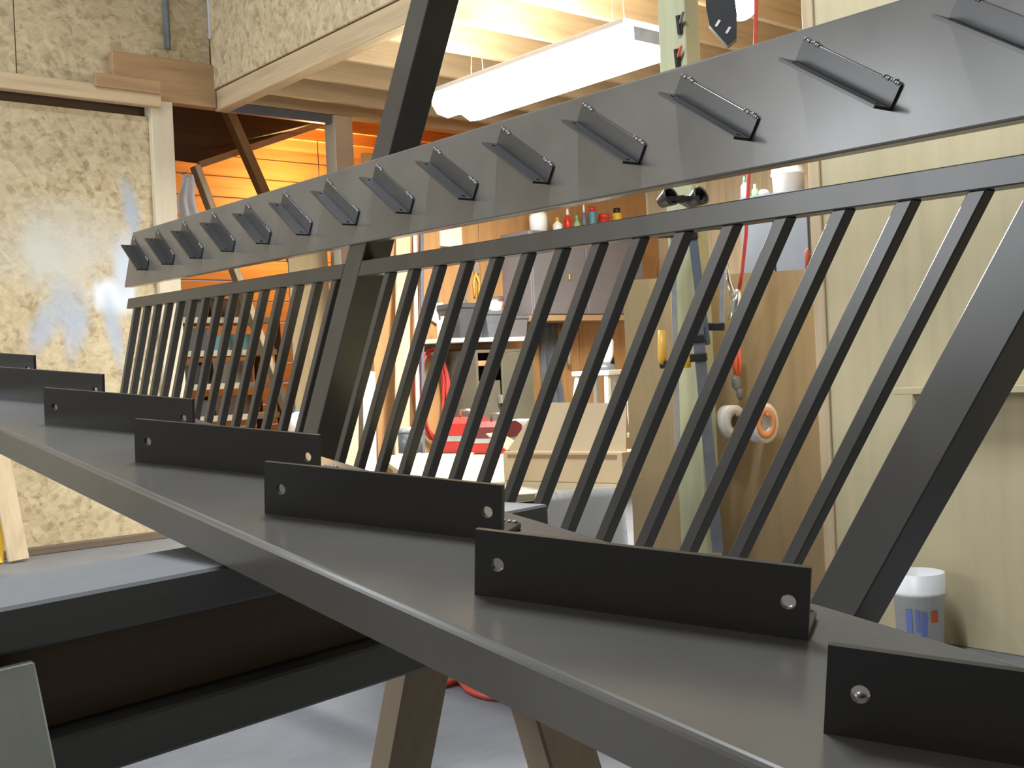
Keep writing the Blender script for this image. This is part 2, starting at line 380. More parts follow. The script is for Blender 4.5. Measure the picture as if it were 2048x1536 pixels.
# bulkhead of the loft: OSB face with a timber beam under it, in the plane of the bay edge
bk = sroot('wall_loft')
zb0 = onx(425, 177, XW).z; zb1 = onx(814, 0, XW).z; ZB = 0.5 * (zb0 + zb1)
for y0, y1 in ((2.45, 4.85), (4.86, 7.05)):
    struct('osb_sheet', MB().box((XW - 0.02, y0, ZB), (XW, y1, CEIL), 0.003), 'osb', bk)
struct('beam', MB().box((XW - 0.005, 2.45, ZB - 0.14), (XW + 0.085, YW - 0.04, ZB - 0.004), 0.004), 'pine_y', bk)
struct('ledger', MB().box((XW + 0.09, 2.45, ZB - 0.05), (XW + 0.13, YW - 0.04, ZB + 0.15), 0.004), 'brown_x', bk)
# loft floor and joists
lf = sroot('ceiling_loft')
struct('loft_board', MB().box((XW + 0.13, 2.3, ZB + 0.15), (XE, YW + 0.1, ZB + 0.18)), 'pine_x', lf)
me = MB().box((0, -0.02, 0), (XE - XW - 0.13, 0.02, 0.235), 0.003).mesh('joist')
for i in range(10):
    link('joist', me, 'pine_x', lf, (XW + 0.13, 2.52 + 0.46 * i, ZB - 0.085))
ZJ = ZB - 0.085

# right-hand plywood wall: sheets, corner stud, shelf ledge
YE = onx(1632, 500, XW).y                   # where the wall stops
wr = sroot('wall_right')
yy = [YE]
while yy[0] > YN + 0.3: yy.insert(0, max(YN, yy[0] - 1.22))
for i in range(len(yy) - 1):
    struct('plywood_sheet', MB().box((XW, yy[i] + 0.003, 0), (XW + 0.02, yy[i + 1] - 0.003, 2.44), 0.003), 'ply', wr)
    struct('plywood_sheet', MB().box((XW, yy[i] + 0.003, 2.446), (XW + 0.02, yy[i + 1] - 0.003, CEIL), 0.003), 'ply', wr)
struct('corner_stud', MB().box((XW + 0.02, YE - 0.04, 0), (XW + 0.11, YE, CEIL), 0.004), 'cream_z', wr)
struct('corner_trim', MB().box((XW - 0.012, YE - 0.035, 0), (XW, YE + 0.012, CEIL), 0.003), 'pine_z', wr)
p = onx(1795, 785, XW - 0.09)
wsh = thing('wall_ledge', 'pale plywood ledge shelf fixed to the plywood wall above the white pail', 'shelf', (XW, 0, p.z))
part('board', MB().box((-0.12, -0.9, -0.006), (-0.001, p.y, 0.016), 0.002), 'ply', wsh)
for y in (p.y - 0.06, p.y - 0.7):
    part('bracket', MB().prism([(0, 0), (-0.1, 0), (0, -0.12)], 0.02, Matrix.Translation((-0.001, y, -0.008)) @ Matrix.Rotation(math.pi / 2, 4, 'X')), 'brown_x', wsh)

# side bay: bench wall and end wall
XB0 = ony(742, 600, YB).x
ws = sroot('wall_bench')
n = 3
for i in range(n):
    x0 = XB0 + (XE - XB0) * i / n; x1_ = XB0 + (XE - XB0) * (i + 1) / n
    struct('plywood_sheet', MB().box((x0 + 0.003, YB, 0), (x1_ - 0.003, YB + 0.05, 2.45), 0.003), 'ply_orange', ws)
we = sroot('wall_end')
for y0, y1 in ((2.3, 3.6), (3.606, 5.0), (5.006, YW + 0.1)):
    struct('plywood_sheet', MB().box((XE, y0, 0), (XE + 0.05, y1, 3.2), 0.003), 'pine_z', we)
struct('wall_bay_near', MB().box((XW + 0.11, 2.2, 0), (XE, 2.3, 3.2)), 'pine_x')

# back room behind the far wall
br = sroot('wall_backroom')
zz = [0.0]
while zz[-1] < 3.3: zz.append(zz[-1] + 0.19)
for z0, z1 in zip(zz, zz[1:]):
    struct('plank', MB().box((2.6, 9.6, z0 + 0.004), (XE, 9.65, z1 - 0.004), 0.004), 'orange_x', br)
struct('wall_backroom_side', MB().box((2.5, YW + 0.06, 0), (2.6, 9.65, 3.4)), 'dark_ply')
struct('wall_backroom_right', MB().box((XE - 0.05, YW + 0.1, 0), (XE + 0.05, 9.65, 3.4)), 'ply_orange')
cr = sroot('ceiling_backroom')
struct('ceiling_sheet', MB().box((2.5, YW + 0.1, 3.25), (XE, 9.7, 3.3)), 'orange_x', cr)
me = MB().box((0, -0.02, 0), (XE - 2.6, 0.02, 0.14)).mesh('joist')
for i in range(5): link('joist', me, 'orange_x', cr, (2.6, 7.6 + 0.45 * i, 3.1))
# sloping dark board and two leaning studs seen through the opening
def quad_slab(name, pts, th, mat, label, cat):
    pts = [Vector(p) for p in pts]; nrm = (pts[1] - pts[0]).cross(pts[2] - pts[0]).normalized() * th
    b = bmesh.new(); A = [b.verts.new(p) for p in pts]; B = [b.verts.new(p + nrm) for p in pts]
    b.faces.new(A); b.faces.new(B[::-1]); k = len(A)
    for i in range(k): b.faces.new((A[i], B[i], B[(i + 1) % k], A[(i + 1) % k]))
    bmesh.ops.recalc_face_normals(b, faces=b.faces[:])
    me = bpy.data.meshes.new(name); b.to_mesh(me); b.free()
    return tag(link(name, me, mat), label, cat)
q = [ony(330, 205, 8.25), ony(690, 232, 8.25), ony(660, 246, 8.4), ony(400, 328, 8.4), ony(330, 318, 8.4)]
quad_slab('sloping_board', q, 0.03, 'dark_ply', 'dark stained sheet sloping down inside the back room behind the opening', 'board')
mb = MB().beam(ony(398, 330, 8.2), ony(662, 242, 8.2), 0.04, 0.05)
solo('board_edge_strip', mb, 'pine_x', 'thin pale batten along the lower edge of the dark sloping sheet', 'batten')
def stud(px0, py0, px1, py1, Y, wd, label, mat, dy=0.04):
    a, b_ = ony(px0, py0, Y), ony(px1, py1, Y + dy); dd = (b_ - a)
    k = (-b_.z) / dd.z; b_ = b_ + dd * k * 0.999
    return solo('leaning_stud', MB().beam(a, b_, wd, 0.09, (0, 1, 0), 0.004), mat, label, 'stud', group=None)
stud(453, 216, 524, 378, 8.0, 0.07, 'brown stud leaning in the back room in front of the dark sloping sheet', 'ply_brown')
stud(390, 332, 425, 425, 7.5, 0.045, 'thin pale stud leaning below the dark sloping sheet', 'pine_z', -0.015)
bulb('backroom_bulb_light', ony(640, 395, 8.9), 60, (1.0, 0.62, 0.25), 0.08)
# the bulb itself with its holder
p = ony(640, 395, 8.9)
bl = thing('light_bulb', 'warm bare bulb hanging in the back room', 'lamp', p)
part('glass', MB().lathe([(0.0, -0.1), (0.025, -0.095), (0.032, -0.07), (0.015, -0.03), (0.013, -0.02)], 14), emit('warm_bulb', (1.0, 0.7, 0.35), 6), bl)
part('socket', MB().lathe([(0, -0.02), (0.018, -0.02), (0.018, 0.04), (0, 0.045)], 14), 'black_pl', bl)
part('cord', MB().tube([(0, 0, 0.04), (0, 0, 3.1 - p.z)], 0.004, 6), 'black_pl', bl)

# ================================================================== the steel stair frames
# back frame: local x along the stringer (towards the near end), y up across it, z out of the web
RB = Matrix(((-0.064259, 0.004903, -0.997921), (-0.997577, -0.027047, 0.064104), (-0.026676, 0.999622, 0.006629)))
TB = Vector((1.857114, 1.124359, 0.437406 + H0))
RF = Matrix(((0.009509, 0.999373, -0.034107), (-0.991344, 0.004955, -0.131199), (-0.130948, 0.03506, 0.990769)))
TF = Vector((0.533735, 0.697528, -0.169153 + H0))
A_B, A_F = 0.5493, 0.4891
L, HL, DL, TH = 0.2504, 0.0517, 0.0493, 0.006
FL, WT = 0.038, 0.0065

def channel(vb, vt, u0, u1, tn0=0.0, tn1=0.0):
    r = 0.005
    o = []
    for cx, cy, a0 in ((vt - r, -r, 0), ):
        pass
    prof = [(vb, -FL)]
    for k in range(4): th = math.pi + k * (-math.pi / 2) / 3; prof.append((vb + r + r * math.cos(th), -r + r * math.sin(th)))
    for k in range(4): th = math.pi / 2 + k * (-math.pi / 2) / 3; prof.append((vt - r + r * math.cos(th), -r + r * math.sin(th)))
    prof += [(vt, -FL), (vt - WT, -FL), (vt - WT, -WT), (vb + WT, -WT), (vb + WT, -FL)]
    b = bmesh.new()
    A = [b.verts.new((u0 + v * tn0, v, n_)) for v, n_ in prof]; B = [b.verts.new((u1 + v * tn1, v, n_)) for v, n_ in prof]
    k = len(prof); b.faces.new(A); b.faces.new(B[::-1])
    for i in range(k): b.faces.new((A[i], B[i], B[(i + 1) % k], A[(i + 1) % k]))
    bmesh.ops.recalc_face_normals(b, faces=b.faces[:])
    me = bpy.data.meshes.new('channel'); b.to_mesh(me); b.free(); return me
def bracket_mesh():
    b = bmesh.new()
    def loop(pts):
        vs_ = [b.verts.new(p) for p in pts]; return [b.edges.new((vs_[i], vs_[(i + 1) % len(vs_)])) for i in range(len(vs_))]
    ed = loop([(0, 0, 0), (L, 0, 0), (L, 0, HL), (0, 0, HL)])
    for cx in (0.0185, L - 0.0145):
        ed += loop([(cx + 0.0054 * math.cos(2 * math.pi * k / 14), 0, HL * 0.5 + 0.0054 * math.sin(2 * math.pi * k / 14)) for k in range(14)])
    res = bmesh.ops.triangle_fill(b, use_beauty=True, use_dissolve=False, edges=ed)
    # drop the fill inside the holes
    kill = []
    for f in b.faces:
        c_ = f.calc_center_median()
        for cx in (0.0185, L - 0.0145):
            if (c_.x - cx) ** 2 + (c_.z - HL * 0.5) ** 2 < 0.0048 ** 2: kill.append(f)
    if kill: bmesh.ops.delete(b, geom=kill, context='FACES_ONLY')
    ex = bmesh.ops.extrude_face_region(b, geom=b.faces[:])
    bmesh.ops.translate(b, vec=(0, TH, 0), verts=[g for g in ex['geom'] if isinstance(g, bmesh.types.BMVert)])
    bmesh.ops.recalc_face_normals(b, faces=b.faces[:])
    mb = MB(); mb._merge(b, None); mb.box((0, TH, 0.0003), (L, DL, TH), 0.0008)
    return mb.mesh('tread_bracket')
def weld_mesh():
    mb = MB(); rr = random.Random(3)
    for i in range(7):
        mb.ball((0.006 * i + rr.uniform(-.001, .001), DL + rr.uniform(-.001, .0015), 0.004 + rr.uniform(-.0005, .0012)), 0.0046 + rr.uniform(-.0008, .0008), 1, (1.0, 0.9, 0.8))
    return mb.mesh('weld_bead')
ME_BR, ME_WE = bracket_mesh(), weld_mesh()
def add_bracket(root, mtx):
    o = link('tread_bracket', ME_BR, 'steel_angle', root); o.matrix_local = mtx
    for x in (0.004, L - 0.042):
        wv = link('weld_bead', ME_WE, 'weld', o, (x, 0, 0))
    return o
def frame_root(name, Rm, T, label, cat):
    o = bpy.data.objects.new(name, None); C.objects.link(o); mt = Rm.to_4x4(); mt.translation = T; o.matrix_world = mt; o.empty_display_size = 0.1
    return tag(o, label, cat)

back = frame_root('stair_railing_frame', RB, TB, 'dark bronze steel stair stringer with posts and slanting balusters, propped on edge', 'stair frame')
tnA = math.tan(A_B); VT, VB = 0.194, -0.057
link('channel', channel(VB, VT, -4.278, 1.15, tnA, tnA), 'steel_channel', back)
cA, sA = math.cos(A_B), math.sin(A_B)
for k in range(-2, 13):
    x = Vector((cA, -sA, 0)); y = Vector((sA, cA, 0)); z = Vector((0, 0, 1))
    mt = Matrix((x, y, z)).transposed().to_4x4(); mt.translation = Vector((-k * 0.331, 0, 0)) - x * L
    add_bracket(back, mt)
NR = -0.012; R1, R2 = -0.1114, -0.1597; VBOT0, VBOT1 = -1.0, -1.05
def plumb_bar(u0, u1, v0, v1, n0, n1, flat_ends=True):
    """bar between plumb lines u0 and u1 (measured at v=0), cut level with the stringer at v0 and v1"""
    b = bmesh.new(); V = []
    for v in (v0, v1):
        for n_ in (n0, n1):
            for u in (u0, u1): V.append(b.verts.new((u + v * tnA, v, n_)))
    for f in ((0, 1, 3, 2), (4, 6, 7, 5), (0, 4, 5, 1), (2, 3, 7, 6), (0, 2, 6, 4), (1, 5, 7, 3)): b.faces.new([V[i] for i in f])
    bmesh.ops.bevel(b, geom=b.edges[:], offset=0.0025, segments=1, affect='EDGES')
    bmesh.ops.recalc_face_normals(b, faces=b.faces[:])
    me = bpy.data.meshes.new('bar'); b.to_mesh(me); b.free(); return me
POST = ((-2.026, -1.912), (0.352, 0.466))
for u0, u1 in POST:
    link('post', plumb_bar(u0, u1, VBOT1, 1.25, NR, NR - 0.1016), 'steel', back)
def rail(u0, u1, v0, v1): link('rail', plumb_bar(u0, u1, v0, v1, NR, NR - 0.05), 'steel', back)
for v0, v1 in ((R2, R1), (VBOT1, VBOT0)):
    rail(-4.235, POST[0][0], v0, v1); rail(POST[0][1], POST[1][0], v0, v1)
bal = plumb_bar(0, 0.0355, VBOT0, R2, NR - 0.003, NR - 0.033)
for k in range(15): link('baluster', bal, 'steel', back, (0.236 - 0.1417 * k, 0, 0))
for k in range(15): link('baluster', bal, 'steel', back, (-2.099 - 0.1459 * k, 0, 0))

front = frame_root('stair_stringer', RF, TF, 'dark bronze steel stair stringer with drilled tread angles lying flat on the sawhorse', 'stair stringer')
VE = -0.0554
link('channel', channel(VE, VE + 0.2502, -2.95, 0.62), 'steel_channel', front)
cF, sF = math.cos(A_F), math.sin(A_F)
off = {0: (-.003, .002), 1: (.002, .002), 2: (-.003, -.002), 3: (0, -.002), 4: (-.007, .002), 5: (-.006, .004), 6: (-.007, .006), 7: (-.007, .006), 8: (-.007, .006), 9: (-.007, .006)}
for k in range(0, 9):
    x = Vector((cF, sF, 0)); y = Vector((-sF, cF, 0)); z = Vector((0, 0, 1))
    mt = Matrix((x, y, z)).transposed().to_4x4(); mt.translation = Vector((-(k - 1) * 0.319 + off[k][0], off[k][1], 0))
    add_bracket(front, mt)

# timber cribbing under the propped frame
for i, (u, lab) in enumerate(((0.75, ''), (-1.75, ''))):
    p = RB @ Vector((u + VBOT1 * tnA, VBOT1, NR - 0.04)) + TB
    t = thing('timber_crib', 'stacked timber blocks carrying the railing frame, %s' % ('next to its wide end post' if i == 0 else 'below the tall middle post'), 'blocks', (p.x, p.y, 0), 0.06)
    zt = p.z - 0.004; nb = 4; hh = zt / nb
    for j in range(nb):
        if j % 2 == 0:
            for s_ in (-1, 1): part('block', MB().box((-0.2, s_ * 0.12 - 0.045, j * hh + 0.001), (0.2, s_ * 0.12 + 0.045, (j + 1) * hh), 0.004), 'saw_brown', t)
        else:
            for s_ in (-1, 1): part('block', MB().box((s_ * 0.13 - 0.045, -0.2, j * hh + 0.001), (s_ * 0.13 + 0.045, 0.2, (j + 1) * hh), 0.004), 'saw_brown', t)

# ================================================================== sawhorses
def sawhorse(name, label, cx, cy, rz, ztop, length, legs):
    t = thing(name, label, 'sawhorse', (cx, cy, 0), rz)
    w2 = 0.075; h = length / 2
    part('top_plank', MB().box((-h, -w2, ztop - 0.038), (h, w2, ztop), 0.003), 'saw_top', t)
    part('web_board', MB().box((-h + 0.03, -0.046, ztop - 0.038 - 0.078), (h - 0.03, 0.046, ztop - 0.0385), 0.003), 'saw_brown', t)
    part('bottom_plank', MB().box((-h + 0.02, -w2, ztop - 0.038 - 0.12), (h - 0.02, w2, ztop - 0.038 - 0.0785), 0.003), 'saw_dark', t)
    for sx, xx in ((-1, -h + legs[0]), (1, h - legs[1])):
        for sy in (-1, 1):
            a = Vector((xx - (-0.004 if sy > 0 else 0.03), sy * 0.066, ztop - 0.05)); b_ = Vector((xx + (0.01 if sx > 0 else 0.0) - (-0.004 if sy > 0 else 0.03), sy * 0.30, 0.004))
            part('leg', MB().beam(a, b_, 0.089, 0.038, (0, 1, 0), 0.003), 'saw_leg_grey' if sx < 0 else 'saw_leg', t)
    return t
ZS = H0 - 0.170
f0, f1 = onz(0, 1217, ZS), onz(1097, 1008, ZS)
dirv = (f1 - f0).normalized(); rz = math.atan2(dirv.y, dirv.x); nv = Vector((-dirv.y, dirv.x, 0))
LEN = 0.93
cen = f1 - dirv * LEN / 2 + nv * 0.075
sawhorse('sawhorse', 'grey topped wooden sawhorse under the flat lying steel stringer', cen.x, cen.y, rz, ZS, LEN, (0.225, 0.055))
pf = RF @ Vector((-2.7, VE + 0.12, -FL)) + TF
sawhorse('sawhorse', 'taller wooden sawhorse holding up the far end of the flat lying stringer', pf.x - 0.22, pf.y, 0.0, pf.z - 0.024, 0.9, (0.14, 0.14))

# ================================================================== lamp over the side bay
ZL = H0 + 1.55
pn, pf_ = onz(1333, 90, ZL), onz(880, 206, ZL)
xl = 0.5 * (pn.x + pf_.x); y0, y1 = pn.y, pf_.y
fx = thing('tube_lamp', 'long lit fluorescent tube lamp hanging on chains below the loft joists', 'lamp', (xl, 0.5 * (y0 + y1), ZL)); hl = (y1 - y0) / 2
part('housing', MB().box((-0.19, -hl - 0.03, 0.045), (0.19, hl + 0.03, 0.075), 0.004), 'white_pl', fx)
RY = Matrix.Translation((0, hl, 0)) @ Matrix.Rotation(math.pi / 2, 4, 'X')
part('diffuser', MB().prism([(-0.19, 0.044), (-0.188, -0.02), (-0.155, -0.065), (-0.08, -0.08), (-0.02, -0.05), (0.02, -0.05), (0.08, -0.08), (0.155, -0.065), (0.188, -0.02), (0.19, 0.044)], 2 * hl, RY), 'tube', fx)
for y in (-hl - 0.016, hl + 0.016):
    part('end_cap', MB().box((-0.12, y - 0.014, -0.02), (0.12, y + 0.014, 0.044), 0.003), 'greymetal', fx)
for y in (-hl * 0.75, hl * 0.75):
    for x in (-0.05, 0.05): part('chain', MB().tube([(x, y, 0.07), (x * 0.6, y, ZJ - ZL - 0.002)], 0.003, 6), 'chrome', fx)
area('tube_lamp_light', (xl, 0.5 * (y0 + y1), ZL - 0.086), (xl, 0.5 * (y0 + y1), 0), 2 * hl, 0.28, 90, (1.0, 0.98, 0.90)).rotation_euler = (0, 0, math.pi / 2)
area('tube_lamp_uplight', (xl, 0.5 * (y0 + y1), ZL + 0.085), (xl, 0.5 * (y0 + y1), 5), 2 * hl, 0.1, 20, (1.0, 0.98, 0.90)).rotation_euler = (math.pi, 0, math.pi / 2)
# second lamp beyond the post
p = att(1480, 6, 4.9)
fx = thing('globe_lamp', 'lit white globe lamp hanging behind the green post beside the black cord winder', 'lamp', p)
part('globe', MB().ball((0, 0, 0), 0.075, 3), 'tube', fx)
part('socket', MB().lathe([(0, 0.07), (0.03, 0.07), (0.03, 0.13), (0, 0.135)], 16), 'black_pl', fx)
part('cord', MB().tube([(0, 0, 0.13), (0, 0, ZJ - p.z)], 0.005, 6), 'black_pl', fx)
bulb('globe_lamp_light', (p.x, p.y, p.z - 0.12), 16, (1.0, 0.97, 0.88), 0.07)
# ceiling fixtures of the main bay, the nearest one an unseen addition
for i, (x, y) in enumerate(TUBES):
    fx = thing('ceiling_lamp', 'white strip lamp on the high ceiling, ' + ('nearer the window, level with the loft', 'nearer the loft, level with its joists', 'added unseen above the propped railing frame')[i], 'lamp', (x, y, 4.36), 0, 'ceiling strip lamps')
    part('housing', MB().prism([(-0.1, 0.0), (-0.06, 0.06), (0.06, 0.06), (0.1, 0.0)], 1.4, Matrix.Translation((-0.7, 0, 0)) @ Matrix.Rotation(math.pi / 2, 4, 'Z') @ Matrix.Rotation(math.pi / 2, 4, 'X')), 'white_pl', fx)
    part('rod', MB().tube([(0, 0, 0.06), (0, 0, CEIL - 4.36)], 0.006, 6), 'galv', fx)

# ================================================================== green post with its tools
pl, pr = att(1332, 60, 4.45), att(1402, 60, 4.45)
pc = Vector((XW + 0.045, onx(1366, 400, XW + 0.02).y, 0))
struct('trim_8', MB().box((XW - 0.005, pc.y - 0.07, 0), (XW + 0.085, pc.y + 0.07, ZB - 0.142), 0.005), 'greenpost')
YP = pc.y - 0.07; XPF = XW - 0.005
def faceP(px, py, out=0.02): return ony(px, py, YP - out)       # on the near face of the post
def faceX(px, py, out=0.02): return onx(px, py, XPF - out)      # on the side face of the post


def pxm(n_, t): return n_ * t / F                                # pixels at depth t -> metres
def depth(p): return (M.transposed() @ (Vector(p) - Vector((0, 0, H0)))).z

def bar_clamp(name, label, px0, py0, px1, py1, t, wd, jaws, handle, hmat, bmat='greymetal'):
    a, b_ = att(px0, py0, t), att(px1, py1, t)
    o = thing(name, label, 'clamp', a); d_ = b_ - a
    part('bar', MB().beam((0, 0, 0), d_, wd, 0.008, (0.8, 0.6, 0), 0.001), bmat, o)
    side = d_.normalized().cross(Vector((0.8, 0.6, 0))).normalized() * -1
    for k in jaws:
        part('jaw', MB().beam(d_ * k - side * wd * 0.6, d_ * k + side * 0.06, 0.03, 0.022, (0.8, 0.6, 0), 0.004), 'black_pl', o)
    if handle:
        h0 = d_ * handle + side * 0.05
        part('handle', MB().tube([h0, h0 - d_.normalized() * 0.03, h0 - d_.normalized() * 0.13], [0.012, 0.017, 0.014], 10), hmat, o)
    # nail that carries the clamp on the post
    nl = d_ * 0.015; tgt = Vector((XW + 0.02, YP + 0.02, 0)) - a; tgt.z = nl.z
    part('hook', MB().tube([nl, tgt], 0.004, 6), 'galv', o)
    return o
bar_clamp('bar_clamp', 'long pale grey bar clamp hanging on the green post', 1346, 452, 1356, 955, 4.30, 0.022, (0.03, 0.55), 0.55, 'amber', 'galv')
bar_clamp('bar_clamp', 'dark grey bar clamp with black and yellow handle on the green post', 1394, 640, 1436, 1105, 4.22, 0.042, (0.08, 0.16), 0.2, 'yellow')
bar_clamp('bar_clamp', 'blue grey bar clamp slanting across the green post', 1384, 462, 1412, 690, 4.24, 0.034, (0.04,), None, 'black_pl', 'bluegrey')
bar_clamp('bar_clamp', 'slim bright bar clamp hanging beside the red hose', 1446, 440, 1444, 660, 4.34, 0.018, (0.05, 0.97), None, 'black_pl', 'galv')

# red air hose dropping past the post, with blow gun
pts = [att(1513, -30, 4.4), att(1511, 60, 4.4), att(1505, 220, 4.4), att(1497, 360, 4.4), att(1492, 470, 4.4), att(1484, 545, 4.4), att(1478, 580, 4.4)]
pts.insert(0, Vector((pts[0].x + 0.02, pts[0].y, ZJ)))
hs = thing('air_hose_drop', 'red air hose hanging straight down with a silver blow gun', 'hose', pts[-1]); o0 = pts[-1]
part('hose', MB().tube([p - o0 for p in pts], 0.0075, 8), 'red_hose', hs)
part('brass_fitting', MB().tube([pts[5] - o0 + Vector((-.03, .02, .075)), pts[5] - o0 + Vector((.03, -.02, .085))], 0.006, 8), 'brass', hs)
gun = part('blow_gun', MB().tube([Vector((0, 0, 0)), att(1472, 605, 4.4) - o0, att(1466, 640, 4.4) - o0], [0.012, 0.02, 0.012], 10).tube([att(1472, 600, 4.4) - o0, att(1456, 560, 4.4) - o0, att(1452, 520, 4.4) - o0], [0.014, 0.012, 0.007], 10), 'chrome', hs)
part('trigger', MB().beam(att(1464, 602, 4.38) - o0, att(1455, 640, 4.38) - o0, 0.012, 0.006), 'galv', gun)

# pliers and tape rolls on the plywood half sheet
PA, PB = att(1251, 700, 4.78), att(1645, 700, 4.62); PA.z = PB.z = 0
pd = (PB - PA).normalized(); pn_ = Vector((pd.y, -pd.x, 0)); pn_ = pn_ if pn_.y < 0 else -pn_
ztop_ = att(1257, 561, 4.78).z
hsht = MB(); hsht.prism([(0, 0), ((PB - PA).length, 0), ((PB - PA).length, ztop_), (0, ztop_)], 0.018, Matrix(((pd.x, 0, -pn_.x, 0), (pd.y, 0, -pn_.y, 0), (0, 1, 0, 0), (0, 0, 0, 1))))
solo('plywood_half_sheet', hsht, 'ply_brown', 'brown plywood half sheet standing upright behind the green post', 'plywood', (PA.x, PA.y, 0.001))
def on_sheet(px, py, out):
    r = ray(px, py); k = (PA + pn_ * out).dot(pn_) / r.dot(pn_); return Vector((r.x * k, r.y * k, H0 + r.z * k))
def tape(px, py, rad, wd, label, face_mat):
    p = on_sheet(px, py, 0.12); o = thing('tape_roll', label, 'tape', p)
    rot = Matrix.Rotation(math.pi / 2, 4, 'X')
    part('roll', MB().lathe([(rad * 0.5, -wd / 2), (rad, -wd / 2), (rad, wd / 2), (rad * 0.5, wd / 2), (rad * 0.5, -wd / 2)], 28, rot), 'white_pl', o)
    if face_mat: part('label', MB().lathe([(rad * 0.42, wd / 2 + 0.0006), (rad * 0.80, wd / 2 + 0.0006), (rad * 0.80, wd / 2 + 0.002), (rad * 0.42, wd / 2 + 0.002), (rad * 0.42, wd / 2 + 0.0006)], 28, rot), face_mat, o)
    part('core', MB().lathe([(rad * 0.44, -wd / 2 - .001), (rad * 0.5, -wd / 2 - .001), (rad * 0.5, wd / 2 + .001), (rad * 0.44, wd / 2 + .001), (rad * 0.44, -wd / 2 - .001)], 24, rot), 'ply_brown' if not face_mat else 'white_pl', o)
    part('peg', MB().tube([(0, -wd / 2 - 0.01, rad * 0.4), -pn_ * 0.1185 + Vector((0, 0, rad * 0.4))], 0.007, 8), 'pine_y', o)
    return o
tape(1462, 843, 0.066, 0.05, 'plain white tape roll hanging on a peg on the brown half sheet', None)
tape(1523, 846, 0.080, 0.045, 'white tape roll with orange label hanging on a peg on the brown half sheet', 'pale_orange')
p = on_sheet(1474, 765, 0.075)
pc_ = thing('pliers', 'grey chain pliers with a red handle hanging on the brown half sheet', 'pliers', p)
part('jaws', MB().ball((0, 0, 0), 0.04, 2, (0.8, 0.35, 0.9)).ball((0.01, -0.005, -0.045), 0.03, 2, (0.7, 0.35, 0.9)), 'greymetal', pc_)
for sgn in (-1, 1): part('handle', MB().tube([(0.004 * sgn, 0, 0.02), (0.014 * sgn + 0.006, 0, 0.07), (0.010 * sgn + 0.008, 0, 0.14)], [0.008, 0.011, 0.009], 8), 'orange_red', pc_)
part('hook', MB().tube([(0.008, 0, 0.125), Vector((0.008, 0, 0.125)) - pn_ * 0.0735], 0.003, 6), 'galv', pc_)
# black hanging charger beside the post, black clips on the post
p = att(1442, 40, 4.42)
ch = thing('cord_winder', 'black plastic cord winder with two slots hanging beside the green post', 'cord winder', p)
part('body', MB().prism([(-0.05, 0.16), (0.05, 0.12), (0.06, 0.0), (0.055, -0.09), (0.02, -0.115), (-0.045, -0.03), (-0.055, 0.05)], 0.05, Matrix.Rotation(-0.88, 4, 'Z') @ Matrix.Rotation(math.pi / 2, 4, 'X')), 'black_pl', ch)
for x, z in ((-0.012, -0.025), (0.026, -0.055)):
    part('slot', MB().box((-0.005, -0.054, -0.016), (0.005, -0.0505, 0.012), 0.001, Matrix.Rotation(-0.88, 4, 'Z') @ Matrix.Translation((x, 0, z)) @ Matrix.Rotation(0.6, 4, 'Y')), 'translucent', ch)
part('cord', MB().tube([(0, 0, 0.13), (-0.01, 0, 0.3), (-0.02, 0.02, ZJ - p.z)], 0.008, 8), 'black_pl', ch)
for i, (px, py, lab) in enumerate(((1356, 48, 'black spring clip on the green post level with the lit tube lamp'), (1352, 115, 'black spring clip with a pink tip on the green post'))):
    p = faceX(px, py, 0.015)
    cl = thing('spring_clip', lab, 'clip', p)
    part('jaw', MB().beam((0.012, 0.0, -0.04), (-0.01, -0.012, 0.03), 0.02, 0.02, (0, 1, 0), 0.004), 'black_pl', cl)
    part('lever', MB().beam((0.0, -0.005, -0.01), (-0.012, -0.04, 0.035), 0.014, 0.008, (0, 1, 0), 0.002), 'greymetal' if i == 0 else 'orange_red', cl)
p = att(1362, 398, 4.3)
sp = thing('work_light', 'small black twin work light clamped to the green post above the bar clamps', 'lamp', p)
for dx, dy in ((-0.05, 0.03), (0.05, -0.03)):
    hd = part('head', MB().lathe([(0.0, 0.03), (0.022, 0.028), (0.036, -0.02), (0.038, -0.03), (0.03, -0.028)], 16, Matrix.Translation((dx, dy, 0)) @ Matrix.Rotation(-1.9, 4, 'X')), 'black_pl', sp)
part('lens', MB().lathe([(0, -0.031), (0.022, -0.03), (0.024, -0.026), (0, -0.024)], 16, Matrix.Translation((0.012, -0.02, -0.03))), 'white_pl', sp)
part('clamp', MB().beam((0, 0, 0), Vector((XW + 0.01, YP + 0.01, p.z)) - p, 0.03, 0.03, (0, 0, 1), 0.004).beam((-0.06, 0.036, 0), (0.06, -0.036, 0), 0.02, 0.02), 'black_pl', sp)
# thin orange handle on the corner stud
p = onx(1615, 520, XW - 0.03)
mk = thing('chalk_marker', 'thin bright orange marker hanging on the corner of the plywood wall', 'marker', p)
part('tube', MB().tube([(0, 0, -0.035), (0, 0, 0.03), (0.004, 0, 0.04)], [0.009, 0.009, 0.004], 10), 'orange_red', mk)
part('clip', MB().beam((0, 0, 0.02), (0.02, 0, 0.02), 0.008, 0.004), 'galv', mk)

